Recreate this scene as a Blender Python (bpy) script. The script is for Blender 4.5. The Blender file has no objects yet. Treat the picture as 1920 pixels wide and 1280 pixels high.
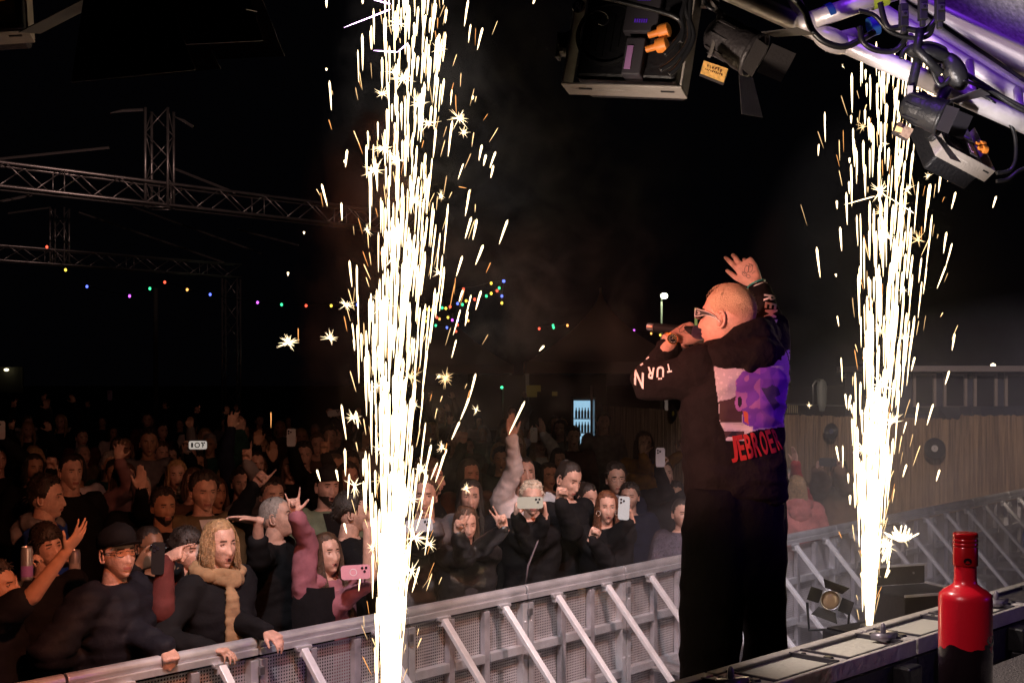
import bpy, bmesh, math, random
import numpy as np
from mathutils import Vector, Matrix, noise
from mathutils.bvhtree import BVHTree
R = math.radians
random.seed(7)
sc = bpy.context.scene
COL = sc.collection
# ---------------------------------------------------------------- camera
HC = 2.48                      # lens height over the ground
F = 2400.0                     # focal length in pixels of the 1920 px wide photograph (45 mm)
cam_d = bpy.data.cameras.new('camera'); cam = bpy.data.objects.new('camera', cam_d); COL.objects.link(cam)
cam.location = (0, 0, HC); cam.rotation_euler = (R(90), 0, 0)
cam_d.lens = 45; cam_d.sensor_width = 36; cam_d.shift_y = 60/1920; cam_d.clip_end = 900; cam_d.clip_start = .05
sc.camera = cam
# ---------------------------------------------------------------- world, exposure
w = bpy.data.worlds.new("World"); sc.world = w; w.use_nodes = True
bgn = w.node_tree.nodes['Background']
bgn.inputs[0].default_value = (.34, .32, .46, 1); bgn.inputs[1].default_value = .0017
sc.view_settings.view_transform = 'Standard'; sc.view_settings.look = 'None'
sc.view_settings.exposure = 0; sc.view_settings.gamma = 1
sc.cycles.max_bounces = 5; sc.cycles.diffuse_bounces = 2; sc.cycles.glossy_bounces = 2
sc.cycles.transparent_max_bounces = 12; sc.cycles.volume_bounces = 0; sc.cycles.transmission_bounces = 3
sc.cycles.use_denoising = True
sc.cycles.sample_clamp_indirect = 3
sc.cycles.volume_step_rate = 2.0
sc.cycles.volume_max_steps = 96
# ---------------------------------------------------------------- stage geometry in plan
ST = .98                        # stage deck height
DIR = Vector((.655, .756, 0)).normalized()      # barrier and stage edge run this way
NRM = Vector((-DIR.y, DIR.x, 0))                # towards the crowd
def P(px, py, Y): return Vector(((px-960)/F*Y, Y, HC+(700-py)/F*Y))
# ---------------------------------------------------------------- lights
def light(kind, name, loc, energy, color, target=None, size=.1, angle=60, blend=.5):
    d = bpy.data.lights.new(name, kind); d.energy = energy; d.color = color
    if kind in ('POINT', 'SPOT'): d.shadow_soft_size = size
    if kind == 'SPOT': d.spot_size = R(angle); d.spot_blend = blend
    o = bpy.data.objects.new(name, d); COL.objects.link(o); o.location = loc
    if target is not None:
        o.rotation_euler = (Vector(target)-Vector(loc)).to_track_quat('-Z', 'Y').to_euler()
    return o
FL = Vector((-.388, 3.96, ST+.25)); FR = Vector((1.745, 6.25, ST+.25))
WARM = (1, .70, .42)
for z, e in ((.55, 8), (1.15, 6), (1.9, 4)):
    light('POINT', 'spark_light', FL+Vector((.02, 0, z)), e, WARM, size=.07)
for z, e in ((.45, 14), (1.1, 11), (1.9, 6)):
    light('POINT', 'spark_light', FR+Vector((.02, 0, z)), e, WARM, size=.07)
light('SPOT', 'crowd_wash_red', (-.35, 3.75, 3.3), 340, (1, .29, .14), (-1.75, 5.9, 1.0), .04, 80, 1)
light('SPOT', 'crowd_wash_red', (1.25, 6.0, 3.5), 210, (1, .32, .17), (.35, 8.3, 1.0), .04, 66, 1)
light('SPOT', 'rear_fill', (1.0, 3.4, 4.7), 190, (1, .42, .28), (-5, 17, 1.2), .1, 44, 1)  # added spot without a visible source, lifts the dark rear rows
light('SPOT', 'fence_fill', (3.0, 9.0, 4.4), 2500, (1, .78, .62), (6.4, 20, 1.1), .1, 46, .9)  # extra unseen lamp put in to brighten the reed fence
light('SPOT', 'truss_fill', (1.5, 2.2, 4.6), 4200, (1, .66, .56), (-8.7, 21.5, 6.4), .1, 17, .6)  # added unseen spot that brightens the near gantry beam
light('SPOT', 'truss_fill', (1.5, 2.2, 4.6), 2700, (1, .66, .56), (-4.8, 26, 6.9), .1, 15, .6)  # second added spot for the gantry beams
light('SPOT', 'pit_wash_lilac', (-.6, 4.3, 4.3), 470, (1, .93, .97), (-.1, 6.9, .35), .06, 62, .5)
light('SPOT', 'pit_wash_lilac', (1.35, 5.75, 4.4), 450, (1, .91, .96), (1.3, 8.6, .35), .06, 56, .5)
light('SPOT', 'pit_wash_lilac', (3.0, 7.0, 4.6), 480, (.95, .82, .9), (3.3, 9.6, .6), .1, 62, .6)
light('SPOT', 'face_light_red', (-1.2, 2.9, 2.75), 430, (1, .42, .34), (.75, 4.72, 2.5), .05, 28, .6)
light('SPOT', 'face_light_red', (-1.5, 4.3, 3.4), 130, (1, .10, .03), (.72, 4.75, 2.62), .05, 16, .6)
light('SPOT', 'back_light_violet', (3.0, 3.7, 3.3), 85, (.30, .04, 1), (.95, 4.8, 2.25), .08, 24, .7)
light('SPOT', 'roof_light_violet', (.55, 2.2, 4.5), 105, (.26, .05, 1), (1.45, 3.4, 3.3), .08, 42, .7)
light('SPOT', 'bottle_fill', (-.3, 1.1, 3.1), 40, (1, .75, .75), (.75, 2.12, 2.1), .04, 26, .5)  # helper spot added to brighten the red bottle
light('SPOT', 'panel_fill_white', (.2, 1.9, 2.2), 300, (1, .90, .86), (1.62, 3.98, 3.72), .05, 15, .7)  # added white spot that pales the corner roof panel
light('SPOT', 'panel_fill_white', (.75, 2.0, 4.2), 190, (1, .92, .88), (1.72, 4.05, 3.95), .05, 22, .8)  # another added spot, whitens the clear panel from above
light('SPOT', 'booth_light_violet', (2.6, 1.9, 2.6), 7, (.2, .03, 1), (.95, 2.4, 1.85), .05, 55, .7)
light('SPOT', 'deck_light_warm', (.0, 2.6, 3.3), 95, (1, .85, .75), (1.0, 2.5, 1.95), .05, 50, .7)
light('SPOT', 'rig_fill_warm', (-.25, 2.35, 2.4), 120, (1, .80, .64), (1.15, 3.5, 3.35), .05, 50, .8)  # added mid-air spot standing in for fountain light on the rig
# ---------------------------------------------------------------- materials
MATS = {}
def nt(m): return m.node_tree.nodes, m.node_tree.links
def mat(name, col, rough=.6, metal=0., bump=0., bscale=60., var=0., vscale=8., spec=.5, sheen=0., coat=0., emis=None, es=0.):
    if name in MATS: return MATS[name]
    m = bpy.data.materials.new(name); m.use_nodes = True; n, l = nt(m)
    b = n['Principled BSDF']
    b.inputs['Base Color'].default_value = (*col, 1); b.inputs['Roughness'].default_value = rough
    b.inputs['Metallic'].default_value = metal; b.inputs['Specular IOR Level'].default_value = spec
    if sheen: b.inputs['Sheen Weight'].default_value = sheen
    if coat: b.inputs['Coat Weight'].default_value = coat
    tc = n.new('ShaderNodeTexCoord')
    if var:
        t = n.new('ShaderNodeTexNoise'); t.inputs['Scale'].default_value = vscale; t.inputs['Detail'].default_value = 5
        r = n.new('ShaderNodeValToRGB'); r.color_ramp.elements[0].position = .3; r.color_ramp.elements[1].position = .7
        a = [max(0, c*(1-var)) for c in col]; c2 = [min(1, c*(1+var)) for c in col]
        r.color_ramp.elements[0].color = (*a, 1); r.color_ramp.elements[1].color = (*c2, 1)
        l.new(tc.outputs['Object'], t.inputs['Vector']); l.new(t.outputs['Fac'], r.inputs[0]); l.new(r.outputs[0], b.inputs['Base Color'])
    if bump:
        t = n.new('ShaderNodeTexNoise'); t.inputs['Scale'].default_value = bscale; t.inputs['Detail'].default_value = 4
        bp = n.new('ShaderNodeBump'); bp.inputs['Strength'].default_value = bump; bp.inputs['Distance'].default_value = .01
        l.new(tc.outputs['Object'], t.inputs['Vector']); l.new(t.outputs['Fac'], bp.inputs['Height']); l.new(bp.outputs[0], b.inputs['Normal'])
    if emis:
        b.inputs['Emission Color'].default_value = (*emis, 1); b.inputs['Emission Strength'].default_value = es
    MATS[name] = m
    return m
def cloth(name, col, rough=.85, bump=.5, sheen=.0): return mat(name, col, rough, 0, bump, 22, .25, 14, .2, sheen)
def emit(name, col, s, sample=False):
    if name in MATS: return MATS[name]
    m = bpy.data.materials.new(name); m.use_nodes = True; n, l = nt(m)
    n.remove(n['Principled BSDF']); e = n.new('ShaderNodeEmission'); e.inputs[0].default_value = (*col, 1); e.inputs[1].default_value = s
    l.new(e.outputs[0], n['Material Output'].inputs[0])
    m.cycles.emission_sampling = 'AUTO' if sample else 'NONE'
    MATS[name] = m
    return m
# ---------------------------------------------------------------- tagging
def tag(o, label=None, cat=None, group=None, kind=None):
    if label: o['label'] = label
    if cat: o['category'] = cat
    if group: o['group'] = group
    if kind: o['kind'] = kind
    return o
def empty(name, loc, label, cat, group=None, rz=0):
    o = bpy.data.objects.new(name, None); COL.objects.link(o); o.location = loc; o.rotation_euler = (0, 0, rz)
    o.empty_display_size = .1
    return tag(o, label, cat, group)
def copy_tree(o, parent=None):
    c = o.copy(); COL.objects.link(c); c.parent = parent
    for ch in list(o.children): copy_tree(ch, c)
    return c
# ---------------------------------------------------------------- mesh builder
def basis(d):
    d = Vector(d).normalized(); u = Vector((0, 0, 1)) if abs(d.z) < .95 else Vector((1, 0, 0))
    a = d.cross(u).normalized(); return a, a.cross(d).normalized(), d
class MB:
    def __init__(s): s.v = []; s.f = []; s.m = []; s.mi = 0
    def add(s, vs, fs, mi=None):
        o = len(s.v); s.v += [tuple(x) for x in vs]; s.f += [tuple(i+o for i in f) for f in fs]
        s.m += [s.mi if mi is None else mi]*len(fs); return s
    def box(s, c, size, M=None, mi=None, taper=1):
        x, y, z = [k/2 for k in size]; vs = []
        for dz in (-1, 1):
            t = 1 if dz < 0 else taper
            for dx, dy in ((-1, -1), (1, -1), (1, 1), (-1, 1)): vs.append(Vector((dx*x*t, dy*y*t, dz*z)))
        if M is not None: vs = [M@q for q in vs]
        c = Vector(c)
        return s.add([q+c for q in vs], [(3, 2, 1, 0), (4, 5, 6, 7), (0, 1, 5, 4), (1, 2, 6, 5), (2, 3, 7, 6), (3, 0, 4, 7)], mi)
    def bar(s, p0, p1, w, h, mi=None, up=None):
        p0 = Vector(p0); p1 = Vector(p1); d = (p1-p0); L = d.length; d = d/L
        u = Vector(up) if up else (Vector((0, 0, 1)) if abs(d.z) < .95 else Vector((1, 0, 0)))
        a = d.cross(u).normalized(); b = a.cross(d).normalized()
        M = Matrix((a, d, b)).transposed()
        return s.box((p0+p1)/2, (w, L, h), M, mi)
    def tube(s, pts, rad, seg=8, mi=None, cap=True, flat=1.0, closed=False):
        pts = [Vector(p) for p in pts]; n = len(pts)
        if not hasattr(rad, '__len__'): rad = [rad]*n
        vs = []; prev = None
        for i, p in enumerate(pts):
            d = (pts[min(i+1, n-1)]-pts[max(i-1, 0)])
            if d.length < 1e-9: d = Vector((0, 0, 1))
            d.normalize()
            if prev is None: a, b, _ = basis(d)
            else:
                a = prev-d*prev.dot(d)
                if a.length < 1e-6: a = basis(d)[0]
                a.normalize(); b = a.cross(d)
            prev = a
            for k in range(seg):
                t = 2*math.pi*k/seg; vs.append(p+(a*math.cos(t)+b*math.sin(t)*flat)*rad[i])
        fs = [(i*seg+k, i*seg+(k+1) % seg, (i+1)*seg+(k+1) % seg, (i+1)*seg+k) for i in range(n-1) for k in range(seg)]
        if cap: fs += [tuple(range(seg-1, -1, -1)), tuple((n-1)*seg+k for k in range(seg))]
        return s.add(vs, fs, mi)
    def cap(s, p0, p1, r0, r1, seg=10, mi=None):     # tapered capsule
        p0 = Vector(p0); p1 = Vector(p1); d = p1-p0
        d = d.normalized() if d.length > 1e-6 else Vector((0, 0, 1))
        pts = []; rr = []
        for t in (90, 60, 30, 0): pts.append(p0-d*r0*math.sin(R(t))); rr.append(max(r0*math.cos(R(t)), 1e-4))
        for t in (0, 30, 60, 90): pts.append(p1+d*r1*math.sin(R(t))); rr.append(max(r1*math.cos(R(t)), 1e-4))
        return s.tube(pts, rr, seg, mi, True)
    def ell(s, c, r, seg=16, rings=10, M=None, mi=None):
        c = Vector(c); vs = []; r = (r, r, r) if not hasattr(r, '__len__') else r
        for i in range(1, rings):
            f = math.pi*i/rings
            for k in range(seg):
                t = 2*math.pi*k/seg
                q = Vector((r[0]*math.sin(f)*math.cos(t), r[1]*math.sin(f)*math.sin(t), r[2]*math.cos(f)))
                vs.append(c+(M@q if M is not None else q))
        q = Vector((0, 0, r[2])); a = len(vs); vs.append(c+(M@q if M is not None else q)); vs.append(c-(M@q if M is not None else q))
        fs = [(i*seg+k, i*seg+(k+1) % seg, (i+1)*seg+(k+1) % seg, (i+1)*seg+k)[::-1] for i in range(rings-2) for k in range(seg)]
        fs += [(a, k, (k+1) % seg) for k in range(seg)]+[(a+1, (rings-2)*seg+(k+1) % seg, (rings-2)*seg+k) for k in range(seg)]
        return s.add(vs, fs, mi)
    def lathe(s, c, prof, seg=24, axis=None, mi=None):  # prof: (r, h)
        a, b, d = basis(axis) if axis is not None else (Vector((1, 0, 0)), Vector((0, 1, 0)), Vector((0, 0, 1)))
        if axis is not None: b = d.cross(a)
        c = Vector(c); vs = []; n = len(prof)
        for r, h in prof:
            for k in range(seg):
                t = 2*math.pi*k/seg; vs.append(c+d*h+(a*math.cos(t)+b*math.sin(t))*max(r, 1e-4))
        fs = [(i*seg+k, i*seg+(k+1) % seg, (i+1)*seg+(k+1) % seg, (i+1)*seg+k) for i in range(n-1) for k in range(seg)]
        return s.add(vs, fs, mi)
    def prism(s, pts, d, mi=None):                   # planar polygon extruded by vector d
        pts = [Vector(p) for p in pts]; d = Vector(d); n = len(pts)
        return s.add(pts+[p+d for p in pts], [tuple(range(n-1, -1, -1)), tuple(range(n, 2*n))]+[(i, (i+1) % n, n+(i+1) % n, n+i) for i in range(n)], mi)
    def loft(s, rings, mi=None, cap=True):           # rings: lists of equal length
        n = len(rings); k = len(rings[0]); vs = [p for r in rings for p in r]
        fs = [(i*k+j, i*k+(j+1) % k, (i+1)*k+(j+1) % k, (i+1)*k+j) for i in range(n-1) for j in range(k)]
        if cap: fs += [tuple(range(k-1, -1, -1)), tuple((n-1)*k+j for j in range(k))]
        return s.add(vs, fs, mi)
    def xf(s, M):
        s.v = [tuple(M@Vector(p)) for p in s.v]; return s
    def join(s, o, mi_off=0):
        n = len(s.v); s.v += o.v; s.f += [tuple(i+n for i in f) for f in o.f]; s.m += [k+mi_off for k in o.m]; return s
    def mesh(s, name, mats, smooth=False):
        me = bpy.data.meshes.new(name); me.from_pydata(s.v, [], s.f)
        for m in (mats if isinstance(mats, (list, tuple)) else [mats]): me.materials.append(m)
        me.polygons.foreach_set('material_index', s.m)
        me.polygons.foreach_set('use_smooth', [smooth]*len(s.f)); me.update()
        return me
    def build(s, name, mats, parent=None, smooth=False, bevel=0, sub=0, autos=False):
        if parent is not None and parent.parent is None and parent.get('_w', 0):
            pass
        me = s.mesh(name, mats, smooth)
        if autos:
            bm = bmesh.new(); bm.from_mesh(me); bmesh.ops.recalc_face_normals(bm, faces=bm.faces)
            for e in bm.edges:
                if len(e.link_faces) == 2 and e.calc_face_angle(0) > .7: e.smooth = False
            for f in bm.faces: f.smooth = True
            bm.to_mesh(me); bm.free()
        o = bpy.data.objects.new(name, me); COL.objects.link(o); o.parent = parent
        if bevel:
            b = o.modifiers.new('b', 'BEVEL'); b.width = bevel; b.segments = 2; b.limit_method = 'ANGLE'
        return o
    def loc(s, root):                                # world coordinates -> local ones of an unparented root
        M = Matrix.LocRotScale(root.location, root.rotation_euler, root.scale).inverted()
        return s.xf(M)
def remesh(mb, voxel, smooth_it=4, disp=0., dscale=9., seed=0, quilt=0.):
    me = mb.mesh('tmp', [], False); o = bpy.data.objects.new('tmp', me); COL.objects.link(o)
    m = o.modifiers.new('r', 'REMESH'); m.mode = 'VOXEL'; m.voxel_size = voxel; m.use_smooth_shade = True
    if smooth_it:
        k = o.modifiers.new('s', 'SMOOTH'); k.factor = .5; k.iterations = smooth_it
    dg = bpy.context.evaluated_depsgraph_get(); ev = o.evaluated_get(dg); em = ev.to_mesh()
    n = len(em.vertices); co = np.empty(n*3, 'f'); em.vertices.foreach_get('co', co); co = co.reshape(-1, 3)
    if disp:
        no = np.empty(n*3, 'f'); em.vertices.foreach_get('normal', no); no = no.reshape(-1, 3)
        off = Vector((seed*3.1, seed*1.7, seed))
        dd = np.array([noise.noise(Vector((p[0]*dscale, p[1]*dscale, p[2]*dscale*1.3))+off)+.5*noise.noise(Vector((p[0]*dscale*2.3, p[1]*dscale*2.3, p[2]*dscale*2.9))+off) for p in co])
        # ridged term makes folds
        rd = np.array([1-abs(noise.noise(Vector((p[0]*dscale*.9, p[1]*dscale*.9, p[2]*dscale*1.9))-off))*3 for p in co])
        co = co+no*((dd*.7+np.clip(rd, 0, 1)*.9)*disp)[:, None]
    if quilt:
        no = np.empty(n*3, 'f'); em.vertices.foreach_get('normal', no); no = no.reshape(-1, 3)
        w_ = np.array([noise.noise(Vector((p[0]*4, p[1]*4, p[2]*2))) for p in co])*.02
        co = co+no*(np.abs(np.sin((co[:, 2]+w_)*np.pi/.072))**.6*quilt)[:, None]
    out = MB(); out.v = [tuple(p) for p in co.tolist()]
    out.f = [tuple(q.vertices) for q in em.polygons]; out.m = [0]*len(out.f)
    ev.to_mesh_clear(); bpy.data.objects.remove(o); bpy.data.meshes.remove(me)
    return out
# ================================================================ people
SKIN = mat('skin', (.56, .33, .25), .45, 0, .35, 120, .22, 26, .45)
SKIND = mat('skin_dark', (.23, .12, .07), .45, 0, .15, 160, .1, 30, .4)
SKINT = mat('skin_tan', (.44, .24, .15), .5, 0, .15, 160, .1, 30, .4)
LIPS = mat('lips', (.36, .13, .11), .4); BROW = mat('eyebrow', (.07, .04, .025), .8)
EYEW = mat('eye_white', (.42, .36, .33), .35); IRIS = mat('iris', (.05, .035, .025), .2); MOUTH = mat('mouth_dark', (.05, .012, .012), .6)
TEETH = mat('teeth', (.75, .70, .62), .3)
def ga(x, s): return np.exp(-(x/s)**2)
def head_mb(nu=56, nv=46, mouth=0., fat=0., fem=0.):
    """head: origin at mid height, +Y forward, chin z -.12, crown z +.12"""
    th = np.linspace(-np.pi, np.pi, nu, endpoint=False); th = th-.42*np.sin(th)      # denser in front
    ph = np.linspace(-np.pi/2*.985, np.pi/2*.985, nv)
    T, H = np.meshgrid(th, ph)
    c = np.cos(H); s = np.sin(H)
    ce = (1-np.abs(s)**2.5)**(1/2.5)
    x = .0730*np.sin(T)*ce; z = .12*s
    fr = np.clip(np.cos(T), 0, 1); bk = np.clip(-np.cos(T), 0, 1)
    y = .090*fr*ce-.106*bk*np.where(s > 0, ce, c)
    low = np.clip(-z/.12, 0, 1)
    x *= 1-(.42-.25*fat-.0)*low**1.6
    y = np.where(y < 0, y*(1-.62*low**1.1), y*(1+.02*low))
    y += .012*low*fr
    x *= 1+.05*ga(z-.035, .05)*(y < .03)
    ax = np.abs(x); f = (np.cos(T) > .15)
    dy = np.zeros_like(x)
    t = np.clip((.028-z)/.060, 0, 1)*(z > -.045)+np.exp(-((z+.032)/.009)**2)*(z <= -.045)*.4
    dy += (.0185-.003*fem)*np.clip(t, 0, 1)**1.2*np.exp(-(x/(.0075+.005*t))**2)
    dy += .006*ga(ax-.013, .006)*ga(z+.036, .008)
    dy -= .0125*ga(ax-.031, .017)*ga(z-.008, .014)
    dy += (.006-.003*fem)*ga(ax-.028, .026)*ga(z-.032, .009)
    dy += .006*ga(ax-.046, .018)*ga(z+.022, .02)
    dy -= .004*ga(ax-.028, .008)*ga(z+.045, .015)
    dy += .0075*ga(x, .024)*(ga(z+.059, .0055)*.8+ga(z+.070, .006))
    dy -= .005*ga(x, .026)*ga(z+.0645, .0028)
    dy -= .005*ga(x, .024)*ga(z+.083, .007)
    dy += .008*ga(x, .020)*ga(z+.104, .013)
    dy -= .010*ga(z-.105, .03)
    if mouth: dy -= .012*mouth*ga(x, .013)*ga(z+.068, .007*(.6+mouth*.6))
    y = y+dy*f
    z = z-(mouth*.010)*(z < -.07)*fr
    mb = MB()
    V = np.stack([x, y, z], -1).reshape(-1, 3)
    mb.v = [tuple(p) for p in V.tolist()]
    for i in range(nv-1):
        for k in range(nu):
            k2 = (k+1) % nu; q = (i*nu+k, i*nu+k2, (i+1)*nu+k2, (i+1)*nu+k)
            cx = sum(V[j][0] for j in q)/4; cy = sum(V[j][1] for j in q)/4; cz = sum(V[j][2] for j in q)/4
            mi = 0
            if cy > .05:
                if abs(cx) < .025-.9*abs(cz+.065) and -.075-mouth*.010 < cz < -.057: mi = 1
                if mouth and (cx/(.014+.005*mouth))**2+((cz+.067+mouth*.001)/(.0030+.0050*mouth))**2 < 1: mi = 5
                if .012 < abs(cx) < .046 and abs(cz-.0275-.10*(.03-abs(cx-.0) if abs(cx) > .03 else 0)) < .0042: mi = 2
            mb.f.append(q); mb.m.append(mi)
    n = len(mb.v); mb.v += [(0, -.0, -.12), (0, -.02, .12)]
    mb.f += [(n, (k+1) % nu, k) for k in range(nu)]+[(n+1, (nv-1)*nu+k, (nv-1)*nu+(k+1) % nu) for k in range(nu)]; mb.m += [0]*(2*nu)
    for sx in (-1, 1):
        ey = .0685
        mb.ell((sx*.031, ey, .008), (.0120, .0105, .0058), 12, 8, None, 3)
        mb.tube([(sx*(.031+.014*q), ey+.0095-.004*abs(q)**2, .0145-.0045*q*q) for q in (-1, -.5, 0, .5, 1)], .0026, 6, 0); mb.tube([(sx*(.031+.013*q), ey+.0115-.004*abs(q)**2, .0122-.0040*q*q) for q in (-1, -.5, 0, .5, 1)], .0013, 5, 2); mb.tube([(sx*(.031+.014*q), ey+.0075-.004*abs(q)**2, .0020+.0045*q*q) for q in (-1, -.5, 0, .5, 1)], .0022, 6, 0)
        mb.ell((sx*.031, ey+.0058, .008), (.0050, .0058, .0045), 10, 6, None, 4)
        M = Matrix.Rotation(sx*-.35, 3, 'Z')@Matrix.Rotation(.15, 3, 'X')          # ear
        ring = []
        for k in range(13):
            a = -2.2+4.6*k/12; ring.append(Vector((sx*.078, -.012-.016*math.cos(a)*1.0, -.004+.030*math.sin(a))))
        mb.tube(ring, [.0035]+[.0055]*11+[.004], 6, 0)
        mb.ell((sx*.074, -.008, -.006), (.006, .014, .024), 10, 8, M, 0)
        mb.ell((sx*.075, -.004, -.031), (.006, .007, .008), 8, 6, None, 0)
    if mouth > .5: mb.box((0, .082, -.060), (.020, .006, .004), None, 6)
    return mb
BODYM = lambda sk: [sk, LIPS, BROW, EYEW, IRIS, MOUTH, TEETH]
FPOSE = {'open': (.06, .03, .06, .10, 'out', .16), 'relaxed': (.25, .3, .35, .4, 'mid', .04), 'fist': (1, 1, 1, 1, 'in', 0),
         'point': (.04, .9, 1, 1, 'in', 0), 'peace': (.03, .03, 1, 1, 'in', .17), 'rock': (.03, 1, 1, .06, 'out', .16),
         'grip': (.50, .53, .56, .6, 'opp', .02), 'flat': (.03, .03, .03, .05, 'mid', .0), 'curl': (.35, .55, .7, .8, 'out', .05)}
def hand_mb(pose='relaxed', ts=1, s=1.0, fk=1.0):
    """wrist at the origin, fingers +Y, back of the hand +Z, thumb towards ts*X"""
    c = FPOSE[pose]; mb = MB()
    rings = []
    for y, wx, hz, zc in ((-.03, .027, .021, 0), (0, .027, .019, 0), (.03, .036, .017, -.001), (.06, .042, .0155, -.001), (.088, .041, .0125, 0), (.097, .036, .008, -.001)):
        rings.append([Vector((wx*math.copysign(abs(math.cos(t))**.8, math.cos(t)), y, zc+hz*math.copysign(abs(math.sin(t))**.8, math.sin(t)))) for t in [2*math.pi*k/14 for k in range(14)]])
    mb.loft(rings)
    for i, (bx, by, L, r) in enumerate(((.030, .088, .076, .0090), (.0105, .092, .084, .0092), (-.010, .089, .077, .0088), (-.029, .080, .060, .0078))):
        cu = c[i]; sp = (1.5-i)*c[5]*ts
        p = Vector((bx*ts, by-.012, 0)); ang = 0; d0 = Vector((math.sin(sp), math.cos(sp), 0))
        for j, (fl, aj) in enumerate(((.46, 80), (.30, 95), (.24, 60))):
            ang += R(aj)*cu+R(3)
            d = d0*math.cos(ang)+Vector((0, 0, -1))*math.sin(ang)
            q = p+d*(L*fl+(.012 if j == 0 else 0)); mb.cap(p, q, r*fk*(1-.10*j), r*fk*(.93-.12*j), 8); p = q
    t = c[4]; b = Vector((.024*ts, .018, -.004))
    d1, d2 = {'out': ((.80, .58, -.12), (.70, .72, -.05)), 'mid': ((.55, .80, -.22), (.30, .93, -.2)),
              'in': ((.25, .75, -.62), (-.55, .72, -.35)), 'opp': ((.35, .62, -.70), (.10, .80, -.6))}[t]
    d1 = Vector((d1[0]*ts, d1[1], d1[2])).normalized(); d2 = Vector((d2[0]*ts, d2[1], d2[2])).normalized()
    q = b+d1*.046; mb.cap(b, q, .0145, .0105, 8); q2 = q+d2*.032; mb.cap(q, q2, .0105, .0095, 8); mb.cap(q2, q2+(d2*.7+Vector((0, 0, -.3)))*.024, .0095, .0078, 8)
    mb.v = [tuple(Vector(v)*s) for v in mb.v]
    return mb
def ik(sh, wr, L1, L2, pole):
    d = wr-sh; D = min(d.length, (L1+L2)*.985); d.normalize(); wr2 = sh+d*D
    a = (L1*L1-L2*L2+D*D)/(2*D); h = math.sqrt(max(L1*L1-a*a, 0))
    pv = pole-d*pole.dot(d)
    if pv.length < 1e-4: pv = Vector((0, 0, -1))-d*d.z*-1
    pv.normalize()
    return sh+d*a+pv*h, wr2
def hand_frame(d, palm, s):
    y = d.normalized(); z = -(palm-y*palm.dot(y)).normalized(); x = y.cross(z)
    return Matrix((x, y, z)).transposed()
def se(a, p): return math.copysign(abs(a)**p, a)
def torso_rings(levels, n=20, p=.85):
    return [[Vector((cx+rx*se(math.cos(t), p), cy+ry*se(math.sin(t), p), z)) for t in [2*math.pi*k/n for k in range(n)]] for z, rx, ry, cx, cy in levels]
HEADS = {}
def get_head(key, **k):
    if key not in HEADS: HEADS[key] = head_mb(**k)
    h = MB(); h.v = list(HEADS[key].v); h.f = list(HEADS[key].f); h.m = list(HEADS[key].m); return h
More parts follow.
